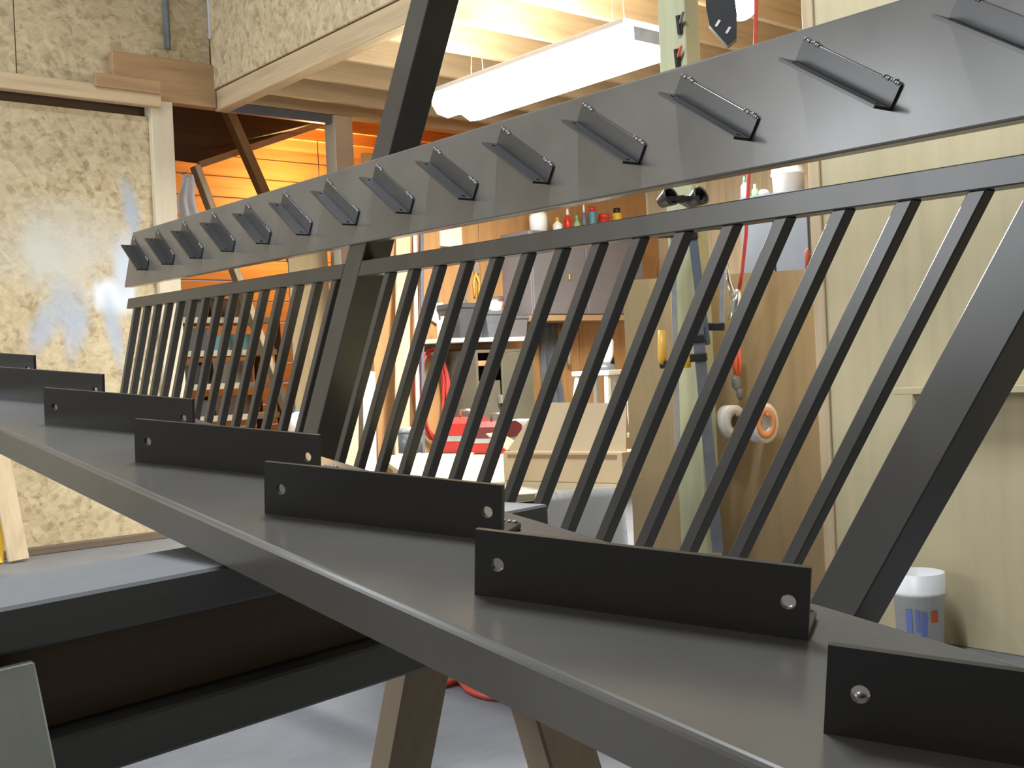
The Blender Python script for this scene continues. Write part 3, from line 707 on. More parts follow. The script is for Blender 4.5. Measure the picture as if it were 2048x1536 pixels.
# grey locker with white bucket behind the half sheet
p0, p1 = att(1482, 470, 5.9), att(1622, 470, 5.7)
zc = att(1560, 388, 5.85).z
lk = thing('metal_locker', 'blue grey steel locker standing behind the brown half sheet', 'locker', ((p0.x + p1.x) / 2, (p0.y + p1.y) / 2, 0), math.atan2(p1.y - p0.y, p1.x - p0.x))
wl_ = (p1 - p0).length
part('body', MB().box((-wl_ / 2, 0.0, 0.0), (wl_ / 2, 0.42, zc), 0.006), 'locker_grey', lk)
for sx in (-1, 1):
    dd_ = part('door', MB().box((min(0.004 * sx, sx * (wl_ / 2 - 0.01)), -0.018, 0.05), (max(0.004 * sx, sx * (wl_ / 2 - 0.01)), -0.001, zc - 0.02), 0.003), 'locker_grey', lk)
    part('handle', MB().box((0.02 * sx - 0.008, -0.035, zc * 0.52), (0.02 * sx + 0.008, -0.0185, zc * 0.52 + 0.1), 0.002), 'galv', dd_)
def bucket(name, label, cat, p, r0, r1, h, mat, rim='white_pl'):
    o = thing(name, label, cat, p)
    part('body', MB().lathe([(0, 0.0), (r0, 0.0), (r0 + (r1 - r0) * 0.72, h * 0.72), (r1 + 0.004, h * 0.73), (r1 + 0.004, h * 0.78), (r1, h * 0.79), (r1, h), (r1 - 0.004, h), (r1 - 0.006, h * 0.9), (0, h * 0.9)], 28), mat, o)
    return o
p = att(1578, 388, 5.95); p.z = zc + 0.001
bk_ = bucket('plastic_bucket', 'bright white bucket on top of the blue grey locker', 'bucket', p, 0.078, 0.086, pxm(58, 5.95), 'white_pl')
part('lid', MB().lathe([(0, 0), (0.09, 0), (0.09, 0.012), (0, 0.014)], 28), 'white_pl', bk_, (0, 0, pxm(58, 5.95) + 0.0005))
def bottle(name, label, p, w_, h, mat, capmat, kind='bottle', group=None):
    o = thing(name, label, {'jug': 'jug', 'can': 'can', 'jar': 'jar'}.get(kind, 'bottle'), p, 0, group); r = w_ / 2
    if kind == 'can':
        part('body', MB().lathe([(0, 0), (r * .95, 0), (r, 0.004), (r, h * 0.8), (r * .9, h * 0.84), (0, h * 0.85)], 18), mat, o)
        part('cap', MB().lathe([(0, 0), (r * .72, 0), (r * .72, h * .16), (0, h * .17)], 18), capmat, o, (0, 0, h * 0.8501))
    elif kind == 'jar':
        part('body', MB().lathe([(0, 0), (r, 0), (r, h * 0.75), (r * .85, h * 0.8), (0, h * .8)], 18), mat, o)
        part('lid', MB().lathe([(0, 0), (r * .95, 0), (r * .95, h * .19), (0, h * .19)], 18), capmat, o, (0, 0, h * 0.801))
    elif kind == 'jug':
        part('body', MB().lathe([(0, 0), (r, 0), (r * 1.02, h * 0.6), (r * .8, h * .78), (r * .35, h * .86), (r * .35, h * .9), (0, h * .9)], 18), mat, o)
        part('cap', MB().lathe([(0, 0), (r * .38, 0), (r * .38, h * .09), (0, h * .1)], 14), capmat, o, (0, 0, h * 0.9005))
        part('handle', MB().tube([(r * .9, 0, h * .45), (r * 1.25, 0, h * .55), (r * 1.15, 0, h * .75), (r * .6, 0, h * .8)], r * 0.14, 8), mat, o)
    else:
        part('body', MB().lathe([(0, 0), (r, 0), (r, h * 0.55), (r * .4, h * 0.72), (r * .38, h * .75), (0, h * .75)], 18), mat, o)
        part('cap', MB().lathe([(0, 0), (r * .42, 0), (r * .3, h * .24), (0, h * .25)], 14), capmat, o, (0, 0, h * 0.7505))
    return o
for px, w_, h_, mt, cp, lab in ((1490, 16, 46, 'white_pl', 'teal', 'clear white bottle with a dark cap on the blue grey locker'), (1510, 15, 30, 'green', 'white_pl', 'small green bottle on the blue grey locker')):
    p = att(px, 388, 6.0); p.z = zc + 0.001
    bottle('bottle', lab, p, pxm(w_, 6.0), pxm(h_, 6.0), mt, cp)
p = att(1528, 390, 5.95); p.z = zc + 0.001
solo('rag', MB().ball((0, 0, 0.022), 0.03, 2, (1.2, 0.8, 0.7)), 'cloth_white', 'crumpled white rag on the blue grey locker beside the bucket', 'rag', p)

# ------------------------------------------------------------------ pail by the plywood wall
p = onx(1842, 1300, 3.31); dp = depth(p); rp = pxm(103, dp) / 2; hp = H0 + ray(1842, 1143).z * dp
pl_ = bucket('pail', 'white plastic pail with blue print and a red spot by the plywood wall', 'bucket', (p.x, p.y, 0.0005), rp * 0.84, rp, hp, 'white_pl')
va = math.atan2(-p.y, -p.x)
def patch(nm, a0, a1, z0, z1, mat):
    part(nm, MB().grid(lambda i, j: Vector(((rp * 0.845 + (rp * 0.16) * (z0 + (z1 - z0) * j) + 0.0012) * math.cos(va + a0 + (a1 - a0) * i), (rp * 0.845 + rp * 0.16 * (z0 + (z1 - z0) * j) + 0.0012) * math.sin(va + a0 + (a1 - a0) * i), (z0 + (z1 - z0) * j) * hp)), 8, 3), mat, pl_)
for a0, a1, z0, z1 in ((-0.55, -0.3, 0.22, 0.58), (-0.16, -0.02, 0.30, 0.58), (0.05, 0.28, 0.25, 0.55)): patch('print', a0, a1, z0, z1, 'blue_print')
patch('red_spot', 0.48, 0.78, 0.42, 0.56, 'orange_red')

# ------------------------------------------------------------------ wall cabinet, cans and tools on the bench wall
YC = YB - 0.34
c0, c1 = ony(1066, 560, YC), ony(1288, 560, YC); c1.x = min(c1.x, XE - 0.02)
zt_ = ony(1180, 466, YC).z; zb_ = ony(1190, 629, YC).z
cb = thing('wall_cabinet', 'dark grey double wall cabinet with small brass handles on the orange plywood wall', 'cabinet', (c0.x, YC, zb_))
cw, chh = c1.x - c0.x, zt_ - zb_
part('body', MB().box((0, 0.02, 0), (cw, 0.335, chh), 0.004), 'grey_cab', cb)
part('bottom_trim', MB().box((0, 0.0, -0.045), (cw, 0.335, -0.001), 0.003), 'brown_x', cb)
for x0, x1, hx in ((0.003, cw * 0.46, None), (cw * 0.465, cw - 0.003, None)):
    dd_ = part('door', MB().box((x0, 0, 0.004), (x1, 0.019, chh - 0.004), 0.003), 'grey_cab', cb)
    xx = {True: x1 - 0.05, False: x0 + 0.04}[x0 < 0.01]
    part('handle', MB().box((xx, -0.018, chh * 0.42), (xx + 0.012, -0.0005, chh * 0.42 + 0.045), 0.002), 'brass', dd_)
part('latch', MB().box((cw * 0.3, -0.012, chh * 0.42), (cw * 0.3 + 0.015, -0.0005, chh * 0.42 + 0.04), 0.002), 'brass', cb)
YQ = YC + 0.14
CANS = [(1077, 36, 52, 'white_pl', 'translucent', 'jug', 'big white jug at the end of the row on the dark grey cabinet'),
        (1115, 20, 34, 'white_pl', 'amber', 'bottle', 'white bottle with an amber nozzle on the dark grey cabinet'),
        (1136, 15, 52, 'red_paint', 'white_pl', 'bottle', 'slim red bottle with a white cap on the dark grey cabinet'),
        (1154, 15, 40, 'green', 'green', 'bottle', 'pale green bottle on the dark grey cabinet'),
        (1169, 11, 62, 'bluegrey', 'white_pl', 'bottle', 'tall bluish spray bottle with a white nozzle on the dark grey cabinet'),
        (1186, 17, 58, 'teal', 'red_paint', 'can', 'teal spray can with a red cap on the dark grey cabinet'),
        (1209, 24, 46, 'red_paint', 'red_hose', 'jar', 'wide red tub on the dark grey cabinet'),
        (1235, 20, 58, 'yellow', 'black_pl', 'can', 'yellow can with a black cap on the dark grey cabinet'),
        (1254, 14, 42, 'white_pl', 'galv', 'jar', 'white jar with a metal lid on the dark grey cabinet'),
        (1268, 12, 44, 'translucent', 'galv', 'jar', 'clear jar with a metal lid on the dark grey cabinet')]
for px, w_, h_, mt, cp, kd, lab in CANS:
    p = ony(px, 450, YQ); dp = depth(p); p.z = zt_ + 0.001
    bottle({'jug': 'plastic_jug', 'bottle': 'bottle', 'can': 'spray_can', 'jar': 'jar'}[kd], lab, p, pxm(w_, dp), pxm(h_, dp), mt, cp, kd, 'containers on the dark grey cabinet')
def panel_on(name, label, cat, px0, py0, px1, py1, Y, th, mat, bev=0.002, floor=False):
    a, b_ = ony(px0, (py0 + py1) / 2, Y), ony(px1, (py0 + py1) / 2, Y); z1 = ony((px0 + px1) / 2, py0, Y).z; z0 = 0.001 if floor else ony((px0 + px1) / 2, py1, Y).z
    return solo(name, MB().box((0, -th, 0), (b_.x - a.x, 0, z1 - z0), bev), mat, label, cat, (a.x, Y, z0))
panel_on('pale_board', 'bright pale board screwed to the orange plywood wall between stringer and rail', 'board', 878, 452, 921, 494, YB - 0.002, 0.02, 'white_paint')
panel_on('pale_board', 'bright pale board in the corner past the row of containers', 'board', 1292, 380, 1330, 470, YB - 0.002, 0.02, 'cream_z')
def leaning(name, label, px0, pxb, ytop_px, Y, base_out, wd, th, mat, cat='board'):
    top = ony(px0, ytop_px, Y - th / 2 - 0.004); bot = ony(pxb, 900, Y - base_out); bot.z = 0.012
    return solo(name, MB().beam((0, 0, 0), top - bot, wd, th, (0, -1, 0), 0.003), mat, label, cat, bot)
leaning('leaning_board', 'tan board leaning on the orange plywood wall behind the red hose', 806, 797, 462, YB, 0.28, 0.11, 0.02, 'pine_z')
leaning('leaning_tube', 'white plastic tube leaning on the orange plywood wall beside the tan board', 829, 833, 440, YB, 0.24, 0.022, 0.02, 'white_pl', 'tube')
leaning('leaning_tube', 'blue grey metal rod leaning on the orange plywood wall', 843, 841, 440, YB, 0.26, 0.022, 0.02, 'bluegrey', 'rod')
leaning('leaning_board', 'short white board leaning at the end of the orange plywood wall', 738, 735, 742, YB, 0.3, 0.09, 0.02, 'white_pl')
leaning('leaning_board', 'short tan board leaning at the end of the orange plywood wall', 702, 690, 790, YB, 0.3, 0.11, 0.03, 'pine_z')
# hanging hand saw, snips and drill
p = ony(869, 500, YB - 0.02)
sw = thing('hand_saw', 'silver hand saw hanging on the orange plywood wall above the bench shelf', 'saw', p)
k = pxm(1, depth(p)) * 1.25
part('blade', MB().prism([(-6 * k, 0), (8 * k, 0), (4 * k, -85 * k), (-1 * k, -88 * k)], 0.003, Matrix.Rotation(math.pi / 2, 4, 'X')), 'chrome', sw)
part('handle', MB().prism([(-12 * k, -86 * k), (10 * k, -84 * k), (16 * k, -108 * k), (4 * k, -122 * k), (-14 * k, -112 * k)], 0.02, Matrix.Translation((0, 0.008, 0)) @ Matrix.Rotation(math.pi / 2, 4, 'X')), 'white_paint', sw)
part('nail', MB().tube([(0, 0.0, -4 * k), (0, 0.018, -4 * k)], 0.003, 6), 'galv', sw)
p = ony(948, 512, YB - 0.02); k = pxm(1, depth(p)) * 1.2
sn = thing('tin_snips', 'bright tin snips with amber grips hanging on the orange plywood wall', 'snips', p)
part('blade', MB().prism([(-3 * k, 0), (6 * k, 0), (9 * k, -28 * k), (-1 * k, -30 * k)], 0.006, Matrix.Rotation(math.pi / 2, 4, 'X')), 'chrome', sn)
for sg in (-1, 1): part('grip', MB().tube([(2 * k, 0, -28 * k), ((3 + 6 * sg) * k, 0, -45 * k), ((2 + 4 * sg) * k, 0, -68 * k)], 0.008, 8), 'amber', sn)
part('nail', MB().tube([(0, 0.0, -4 * k), (0, 0.018, -4 * k)], 0.003, 6), 'galv', sn)
panel_on('steel_square', 'thin bright steel rule hanging on the orange plywood wall', 'rule', 926, 500, 932, 618, YB - 0.002, 0.004, 'chrome', 0)
# bench shelf with bins
ZSH = ony(915, 676, YB - 0.3).z
s0, s1 = ony(880, 676, YB - 0.3).x, ony(1060, 676, YB - 0.3).x
shf = thing('bench_shelf', 'pale edged shelf board on the orange plywood wall above the coiled red hose', 'shelf', (s0, YB, ZSH))
part('board', MB().box((0, -0.3, -0.03), (s1 - s0, -0.001, 0), 0.003), 'white_paint', shf)
part('cleat', MB().box((0.02, -0.04, -0.07), (s1 - s0 - 0.02, -0.001, -0.0305), 0.003), 'brown_x', shf)
def bin_(label, px0, px1, py0, mat, dy=0.22):
    a, b_ = ony(px0, 660, YB - 0.27), ony(px1, 660, YB - 0.27); h = ony((px0 + px1) / 2, py0, YB - 0.27).z - ZSH
    o = thing('storage_bin', label, 'bin', (a.x, YB - 0.27, ZSH + 0.001)); wb_ = b_.x - a.x
    part('tub', MB().prism([(0.02, 0), (wb_ - 0.02, 0), (wb_, h * .85), (0, h * .85)], dy, Matrix.Translation((0, dy, 0)) @ Matrix.Rotation(math.pi / 2, 4, 'X')), mat, o)
    part('rim', MB().box((-0.01, -0.01, h * .855), (wb_ + 0.01, dy + 0.01, h), 0.004), mat, o)
    return o
bin_('charcoal plastic bin on the pale edged shelf', 918, 968, 606, 'darkbin')
bin_('grey plastic bin with clear lid on the pale edged shelf', 973, 1010, 622, 'greymetal')
bin_('low dark grey bin at the end of the pale edged shelf', 1018, 1056, 632, 'grey_cab')
p = ony(990, 620, YB - 0.2); p.z = ZSH + (ony(991, 622, YB - 0.27).z - ZSH) + 0.002
sg_ = thing('spray_gun', 'white and orange spray gun lying on the clear lidded bin', 'spray gun', p)
part('cup', MB().lathe([(0, 0), (0.05, 0), (0.055, 0.06), (0.02, 0.075), (0, 0.075)], 16), 'white_pl', sg_)
part('body', MB().tube([(-0.07, 0, 0.085), (0.07, 0, 0.09)], [0.016, 0.02], 10), 'chrome', sg_)
part('grip', MB().tube([(0.05, 0, 0.09), (0.075, 0, 0.03)], 0.012, 8), 'orange_red', sg_)
p = ony(886, 640, YB - 0.22); p.z = ZSH + 0.001
bottle('plastic_jug', 'small cream jug standing in for a lit work light on the pale edged shelf under the hand saw', p, 0.09, 0.15, 'white_paint', 'white_paint', 'jug')  # jug in place of a lit work light, its brightness put into the cream
# olive standing cabinet under the shelf with its small shelf board
o0_, o1_ = ony(953, 760, YB - 0.36), ony(1064, 760, YB - 0.36)
oc = thing('tool_cabinet', 'olive grey floor cabinet with a bright handle under the pale edged shelf', 'cabinet', (o0_.x, YB - 0.36, 0)); wo = o1_.x - o0_.x; ho = ZSH - 0.085
part('side', MB().box((0, 0, 0), (0.02, 0.35, ho)), 'olive', oc); part('side', MB().box((wo - 0.02, 0, 0), (wo, 0.35, ho)), 'olive', oc)
part('back', MB().box((0.021, 0.33, 0), (wo - 0.021, 0.35, ho)), 'dark_ply', oc)
part('top', MB().box((0.021, 0, ho - 0.02), (wo - 0.021, 0.329, ho)), 'olive', oc)
z725 = ony(955, 727, YB - 0.36).z
part('inner_shelf', MB().box((0.021, 0, z725 - 0.018), (wo * 0.42, 0.329, z725 + 0.018), 0.002), 'brown_x', oc)
dd_ = part('door', MB().box((wo * 0.43, -0.02, 0.05), (wo - 0.002, -0.001, ho - 0.022), 0.003), 'olive', oc)
z790 = ony(999, 798, YB - 0.38).z; xh = ony(999, 798, YB - 0.38).x - o0_.x
part('handle', MB().box((xh - 0.012, -0.045, z790 - 0.03), (xh + 0.012, -0.0205, z790 + 0.03), 0.003), 'chrome', dd_)
part('lower_panel', MB().box((0.021, 0.0, 0.05), (wo * 0.42, 0.02, z725 - 0.12), 0.003), 'olive', oc)
# grey cloth and the coiled hose
def hanging_cloth(name, label, cat, px0, px1, py0, py1, Y, mat, folds=3.0, dep=0.03, taper=0.8):
    a, b_ = ony(px0, py0, Y), ony(px1, py0, Y); z1, z0 = a.z, ony(px0, py1, Y).z; wd = b_.x - a.x; ph = random.random() * 6
    def fn(i, j):
        x = (i - 0.5) * wd * (taper + (1 - taper) * j)
        return Vector((x + wd / 2 + 0.01 * math.sin(9 * j + ph), -dep - 0.012 + dep * 0.8 * math.sin(folds * 6.28 * i + ph + j) * (0.3 + 0.7 * j), -(z1 - z0) * j * (1 - 0.06 * math.sin(3.1 * i + ph))))
    o = thing(name, label, cat, (a.x, Y, z1))
    part('cloth', MB().grid(fn, 22, 14, 0.004), mat, o)
    part('hook', MB().tube([(wd / 2, 0, 0.015), (wd / 2, -dep * 1.6, 0.012), (wd / 2, -dep * 1.6, -0.02)], 0.004, 6), 'galv', o)
    return o
hanging_cloth('work_apron', 'blue grey apron hanging beside the olive cabinet under the dark grey cabinet', 'apron', 1066, 1112, 640, 900, YB - 0.002, 'cloth_grey', 2.2, 0.04, 0.6)
pb_ = onx(1304, 470, XE - 0.01)
def fnb(i, j): return Vector((-0.04 - 0.02 * math.sin(9 * i + j), (0.5 - i) * 0.13 * (0.7 + 0.3 * j), -0.42 * j))
bg = thing('blue_rag', 'bright blue cloth hanging on the end wall beside the dark grey cabinet', 'cloth', (XE, pb_.y, pb_.z + 0.03))
part('cloth', MB().grid(fnb, 14, 10, 0.004), 'cloth_blue', bg)
part('hook', MB().tube([(0, 0, 0), (-0.05, 0, 0.0), (-0.05, 0, -0.02)], 0.004, 6), 'galv', bg)
p = ony(858, 704, YB - 0.05)
ho_ = thing('coiled_hose', 'coiled red rubber hose hanging on the orange plywood wall under the pale shelf', 'hose', p)
pts = []; kx = pxm(34, depth(p)); kz = pxm(86, depth(p)); rr = random.Random(5)
N = 6 * 26
for i in range(N + 1):
    th = 2 * math.pi * i / 26; lp = i // 26
    pts.append(Vector((kx * (1 + 0.13 * math.sin(lp * 2.1)) * math.sin(th) * (1 + 0.15 * math.cos(th)), -0.02 * math.sin(lp * 1.7 + th) - 0.02, -kz + kz * (1 + 0.08 * math.sin(lp * 1.3)) * math.cos(th) * (1.0 if math.cos(th) > 0 else 0.95 + 0.05 * lp / 3))))
part('hose', MB().tube(pts, 0.009, 6), 'red_hose', ho_)
part('peg', MB().tube([(0, 0.05, -0.02), (0, -0.06, -0.012)], 0.012, 8), 'pine_y', ho_)
# ------------------------------------------------------------------ low work table with cartons and toolbox
ZT = 0.58
ta = onz(1256, 972, ZT); tb = onz(880, 912, ZT)
hx, hy = 0.30, 1.05
trz = -0.49; tdir = Vector((-math.sin(trz), math.cos(trz), 0)); tleft = Vector((-math.cos(trz), -math.sin(trz), 0))
tc_ = ta + tleft * (hx - 0.01) + tdir * (hy - 0.03); Y0_ = None
tbz = thing('work_table', 'low work table with a pale plywood top behind the railing frame', 'table', (tc_.x, tc_.y, 0), trz)
part('table_top', MB().box((-hx, -hy, ZT - 0.02), (hx, hy, ZT), 0.002), 'ply', tbz)
for sx in (-1, 1):
    part('apron_board', MB().box((sx * (hx - 0.08) - 0.019, -hy + 0.05, ZT - 0.11), (sx * (hx - 0.08) + 0.019, hy - 0.05, ZT - 0.0205), 0.003), 'pine_y', tbz)
    for sy in (-1, 1): part('leg', MB().box((sx * (hx - 0.08) - 0.044, sy * (hy - 0.12) - 0.044, 0), (sx * (hx - 0.08) + 0.044, sy * (hy - 0.12) + 0.044, ZT - 0.111), 0.004), 'pine_z', tbz)
# carton: turned to face the railing
cl, cr_ = onz(1008, 962, ZT), onz(1252, 968, ZT)
ax = (cr_ - cl).normalized(); wcar = (cr_ - cl).length * 0.98
hfront = (ray(1130, 905).z - ray(1130, 965).z) * depth((cl + cr_) / 2)
ct = thing('cardboard_carton', 'tan cardboard carton with its flap raised on the low work table', 'carton', cl + Vector((0, 0, 0.001)), math.atan2(ax.y, ax.x))
part('body', MB().box((0, 0, 0), (wcar, 0.14, hfront), 0.002), 'cardboard', ct)
part('tape_seam', MB().box((0.02, -0.002, hfront - 0.02), (wcar - 0.02, -0.0005, hfront - 0.008)), 'brown_x', ct)
part('flap', MB().prism([(0, 0), (wcar, 0), (wcar - 0.005, 0.155), (0.13, 0.165)], 0.005, Matrix.Translation((0, 0.03, hfront + 0.001)) @ Matrix.Rotation(math.pi / 2 - 0.16, 4, 'X')), 'cardboard', ct)
part('side_flap', MB().prism([(0, 0), (0.115, 0), (0.1, 0.12), (0.02, 0.12)], 0.004, Matrix.Translation((0.004, 0.02, hfront)) @ Matrix.Rotation(math.pi / 2, 4, 'Z') @ Matrix.Rotation(0.5, 4, 'X')), 'cardboard', ct)
# white sheet hanging at the near end of the table
cs = ta + tleft * 0.17 - tdir * 0.036; ws_ = 0.28
def fnw(i, j): return Vector(((i - 0.5) * ws_, -0.012 - 0.012 * math.sin(7 * i) * j - 0.02 * j, 0.004 - 0.20 * j - 0.03 * j * math.sin(3 * i)))
solo('plastic_sheet', MB().grid(fnw, 16, 8, 0.003), 'white_pl', 'white plastic sheet hanging off the end of the low work table under the carton', 'sheet', cs, trz)
def toolbox(label, px0, px1, py0, py1, t_, mat1, mat2):
    a, b_ = onz(px0, py1, ZT), onz(px1, py1, ZT); w_ = (b_ - a).length; h = (ray(px0, py0).z - ray(px0, py1).z) * depth(a)
    ax = (b_ - a).normalized(); o = thing('toolbox', label, 'toolbox', a + Vector((0, 0, 0.001)), math.atan2(ax.y, ax.x))
    part('base', MB().box((0, 0, 0), (w_, 0.2, h * 0.32), 0.003), mat1, o)
    part('band', MB().box((0.002, 0.002, h * 0.321), (w_ - 0.002, 0.198, h * 0.5), 0.002), 'galv', o)
    part('lid', MB().prism([(0, h * .501), (0.2, h * .501), (0.2, h * .85), (0.15, h), (0.05, h), (0, h * .85)], w_, Matrix.Rotation(math.pi / 2, 4, 'Z') @ Matrix.Rotation(math.pi / 2, 4, 'X')), mat2, o)
    part('handle', MB().tube([(w_ * .3, 0.1, h), (w_ * .32, 0.1, h + 0.035), (w_ * .68, 0.1, h + 0.035), (w_ * .7, 0.1, h)], 0.007, 8), 'chrome', o)
    return o
toolbox('bright red metal toolbox on the low work table below the coiled hose', 884, 936, 838, 906, 5.3, 'red_paint', 'red_paint')
toolbox('dark red metal toolbox between the bright red toolbox and the carton', 946, 1000, 846, 908, 5.3, 'red_paint', 'dkred')
wa, wb2 = onz(1004, 898, ZT), onz(1052, 898, ZT)
wbx = thing('white_box', 'small white box on the low work table just behind the carton', 'box', wa + Vector((0, 0, 0.001)), math.atan2((wb2 - wa).y, (wb2 - wa).x))
hb_ = (ray(1020, 842).z - ray(1020, 898).z) * depth(wa)
part('body', MB().box((0, 0, 0), ((wb2 - wa).length, 0.16, hb_ * 0.8), 0.003), 'white_pl', wbx)
part('lid', MB().box((-0.003, -0.003, hb_ * 0.801), ((wb2 - wa).length + 0.003, 0.163, hb_), 0.003), 'white_pl', wbx)
a = onz(815, 906, ZT)
gb = thing('hardware_tin', 'dull grey hardware tin on the low work table under the coiled hose', 'tin', a + Vector((0.02, 0, 0.001)), -0.7)
part('body', MB().lathe([(0, 0), (0.06, 0), (0.06, 0.1), (0, 0.1)], 18), 'greymetal', gb)
part('lid', MB().lathe([(0, 0.1005), (0.063, 0.1005), (0.063, 0.115), (0.02, 0.125), (0, 0.125)], 18), 'galv', gb)
# cream painted step stool by the bench
p = ony(1200, 745, YB - 0.75)
st = thing('step_stool', 'cream painted step stool standing below the dark grey cabinet', 'stool', (p.x, p.y, 0), 0.35); zs_ = p.z
part('seat', MB().box((-0.16, -0.14, zs_ - 0.02), (0.2, 0.14, zs_ + 0.015), 0.004), 'white_paint', st)
for sx in (-1, 1):
    for sy in (-1, 1): part('leg', MB().beam((sx * 0.14 + 0.02, sy * 0.11, zs_ - 0.021), (sx * 0.27 - 0.02, sy * 0.17, 0.002), 0.045, 0.03, (0, 1, 0), 0.003), 'white_paint', st)
part('step', MB().box((-0.19, -0.13, zs_ * 0.5), (0.23, 0.13, zs_ * 0.5 + 0.03), 0.003), 'white_paint', st)
part('panel', MB().box((-0.12, -0.1, zs_ * 0.5 + 0.031), (0.16, -0.085, zs_ - 0.022), 0.002), 'galv', st)
p = ony(1212, 720, YB - 0.75); p.z = zs_ + 0.016
gr = thing('angle_grinder', 'white and grey power tool standing on the cream step stool', 'power tool', p, 0.5)
part('motor', MB().tube([(-0.07, 0, 0.06), (0.0, 0, 0.11), (0.07, 0, 0.2)], [0.05, 0.055, 0.042], 14), 'white_pl', gr)
part('guard', MB().lathe([(0, 0), (0.075, 0.0), (0.08, 0.03), (0.03, 0.05), (0, 0.05)], 20, Matrix.Translation((-0.04, 0, 0.0))), 'greymetal', gr)
part('grip', MB().tube([(0.05, 0, 0.17), (0.13, 0, 0.12), (0.15, 0, 0.02)], [0.022, 0.018, 0.02], 10), 'black_pl', gr)
p = ony(1165, 650, YB - 0.03)
pd_ = thing('wooden_mallet', 'brown wooden mallet hanging beside the apron under the dark grey cabinet', 'mallet', (ony(1138, 680, YB - 0.05).x, YB - 0.05, ony(1138, 650, YB - 0.05).z))
part('head', MB().box((-0.06, -0.04, -0.05), (0.06, 0.03, 0.04), 0.012), 'brown_x', pd_)
part('shaft', MB().tube([(0, 0, -0.051), (-0.01, 0, -0.3)], 0.014, 10), 'pine_z', pd_)
part('hook', MB().tube([(0, 0.031, 0.02), (0, 0.05, 0.02)], 0.006, 6), 'galv', pd_)

# ------------------------------------------------------------------ shelving in the back room, seen between the balusters
YR = 7.75
r0, r1 = ony(352, 760, YR).x, ony(566, 760, YR).x
zs = [ony(455, y, YR).z for y in (836, 772, 706, 640)]
zs[0] = max(zs[0], 0.08)
rk = thing('shelf_rack', 'wooden shelf rack full of dark bins inside the back room', 'rack', (r0, YR, 0)); wr_ = r1 - r0
for sx in (0.0, wr_ - 0.04):
    for y in (0.0, 0.34): part('upright', MB().box((sx, y, 0), (sx + 0.04, y + 0.04, zs[-1] + 0.1), 0.003), 'dark_ply', rk)
for z in zs: part('shelf', MB().box((0.041, -0.005, z - 0.022), (wr_ - 0.041, 0.38, z + 0.022), 0.003), 'cream_z', rk)
cols = ['darkbin', 'dark_ply', 'black_pl', 'olive', 'darkbin', 'teal']
nms = ['charcoal', 'dark brown', 'black', 'olive grey', 'deep charcoal', 'teal']
lv = ['lowest', 'second', 'third', 'top']
for li, z in enumerate(zs):
    x = 0.07; j = 0
    while x < wr_ - 0.3:
        wbx_ = 0.2 + 0.06 * ((li * 3 + j * 5) % 3); hbx = 0.12 + 0.025 * ((li + j) % 3)
        if x + wbx_ > wr_ - 0.05: break
        o = thing('storage_bin', '%s bin, %s along the %s shelf of the back room rack' % (nms[(li * 2 + j) % 6], ('first', 'second', 'third', 'fourth', 'fifth')[j], lv[li]), 'bin', (r0 + x, YR + 0.03, z + 0.0225), 0, 'bins on the back room rack')
        part('tub', MB().prism([(0.01, 0), (wbx_ - 0.01, 0), (wbx_, hbx * .85), (0, hbx * .85)], 0.28, Matrix.Translation((0, 0.28, 0)) @ Matrix.Rotation(math.pi / 2, 4, 'X')), cols[(li * 2 + j) % 6], o)
        part('rim', MB().box((-0.004, -0.004, hbx * .851), (wbx_ + 0.004, 0.284, hbx * .95), 0.003), cols[(li * 2 + j) % 6], o)
        x += wbx_ + 0.03; j += 1
panel_on('plywood_sheet', 'brown plywood sheet standing in the opening beside the pale column', 'plywood', 584, 500, 662, 930, YW + 0.04, 0.018, 'ply_brown', floor=True)
o = bpy.data.objects['plywood_sheet'] if False else None
panel_on('plywood_sheet', 'orange brown plywood sheet standing between the pale column and the bench wall', 'plywood', 702, 430, 760, 940, YW + 0.05, 0.018, 'ply_orange', floor=True)
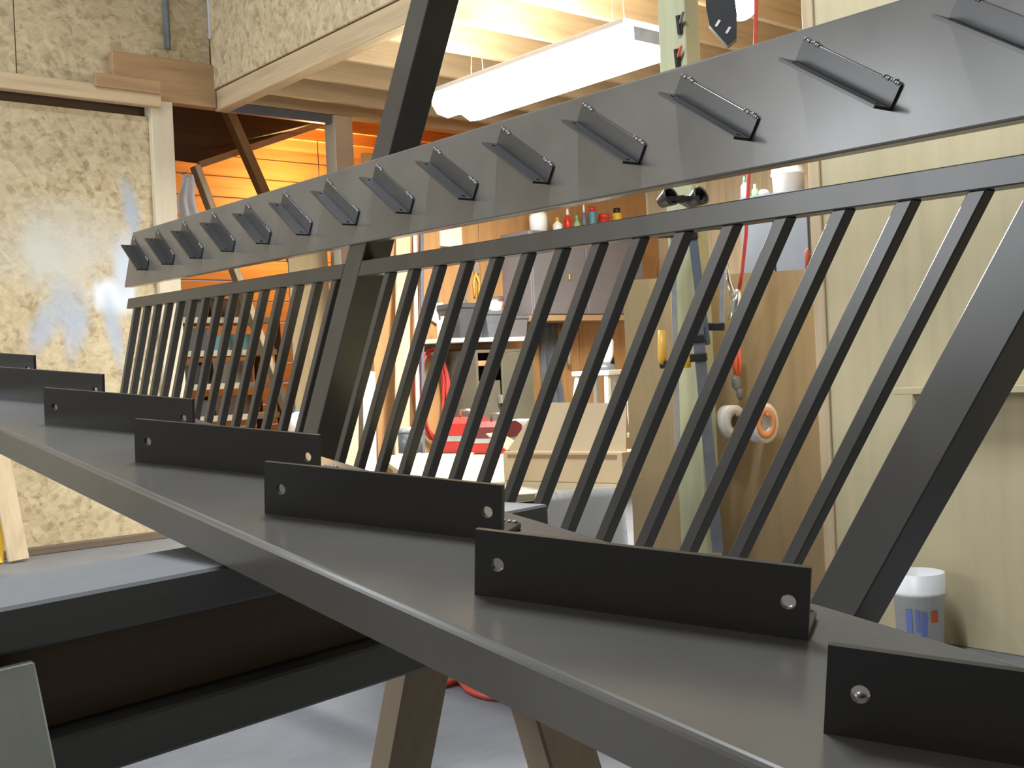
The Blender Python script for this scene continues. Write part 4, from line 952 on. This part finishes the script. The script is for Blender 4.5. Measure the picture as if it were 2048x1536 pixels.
# white coverall hanging behind the door jamb
hanging_cloth('coverall', 'white hooded coverall hanging just inside the opening behind the pale jamb', 'clothing', 344, 386, 350, 470, YW + 0.012, 'cloth_white', 1.6, 0.05, 0.45)
p = ony(597, 862, 6.9); p.z = 0
jg = bottle('plastic_jug', 'white and teal jug standing on a crate in front of the brown plywood sheet', (p.x, 6.9, ony(597, 862, 6.9).z), 0.14, pxm(44, depth(ony(597, 862, 6.9))), 'white_pl', 'teal', 'jug')
zj = ony(597, 862, 6.9).z - 0.001
crt = thing('wooden_crate', 'slatted wooden crate in front of the brown plywood sheet', 'crate', (p.x, 6.9, 0))
if zj > 0.1:
    for sx in (-1, 1):
        for sy in (-1, 1): part('corner_post', MB().box((sx * 0.16 - 0.02, sy * 0.1 - 0.02, 0), (sx * 0.16 + 0.02, sy * 0.1 + 0.02, zj - 0.021), 0.002), 'pine_z', crt)
    part('lid', MB().box((-0.2, -0.14, zj - 0.02), (0.2, 0.14, zj), 0.002), 'pine_x', crt)
    for i in range(3):
        z = 0.04 + i * (zj - 0.12) / 2.2
        for sy in (-1, 1): part('slat', MB().box((-0.19, sy * 0.131 - 0.01, z), (0.19, sy * 0.131 + 0.01, z + 0.07), 0.002), 'pine_x', crt)
# leaning board and yellow level at the sliding door
b0 = ony(36, 1090, YD - 0.25); b0.z = 0.01
tpp = ony(-25, 790, YD - 0.03)
solo('leaning_board', MB().beam((0, 0, 0), tpp - b0, 0.11, 0.035, (0, -1, 0), 0.003), 'pine_z', 'pale board leaning on the sliding strand board door', 'board', b0)
b1 = ony(-7, 1086, YD - 0.22); b1.z = 0.005; tp1 = ony(-4, 985, YD - 0.02)
lvl = thing('spirit_level', 'yellow spirit level leaning on the sliding strand board door', 'level', b1)
part('rail', MB().beam((0, 0, 0), tp1 - b1, 0.06, 0.025, (0, -1, 0), 0.003), 'yellow', lvl)
part('vial', MB().beam((tp1 - b1) * 0.6 + Vector((0, -0.016, 0)), (tp1 - b1) * 0.68 + Vector((0, -0.016, 0)), 0.02, 0.006), 'translucent', lvl)
# red hose lying on the floor
a, b_ = onz(905, 1372, 0.012), onz(1090, 1398, 0.012)
dd = b_ - a
solo('floor_hose', MB().tube([dd * (i / 24 * 1.6 - 0.1) + Vector((0.04 * math.sin(i * .6), 0.06 * math.sin(i * .45), 0)) for i in range(25)], 0.011, 8), 'red_hose', 'red hose lying across the concrete floor beyond the sawhorse legs', 'hose', a)
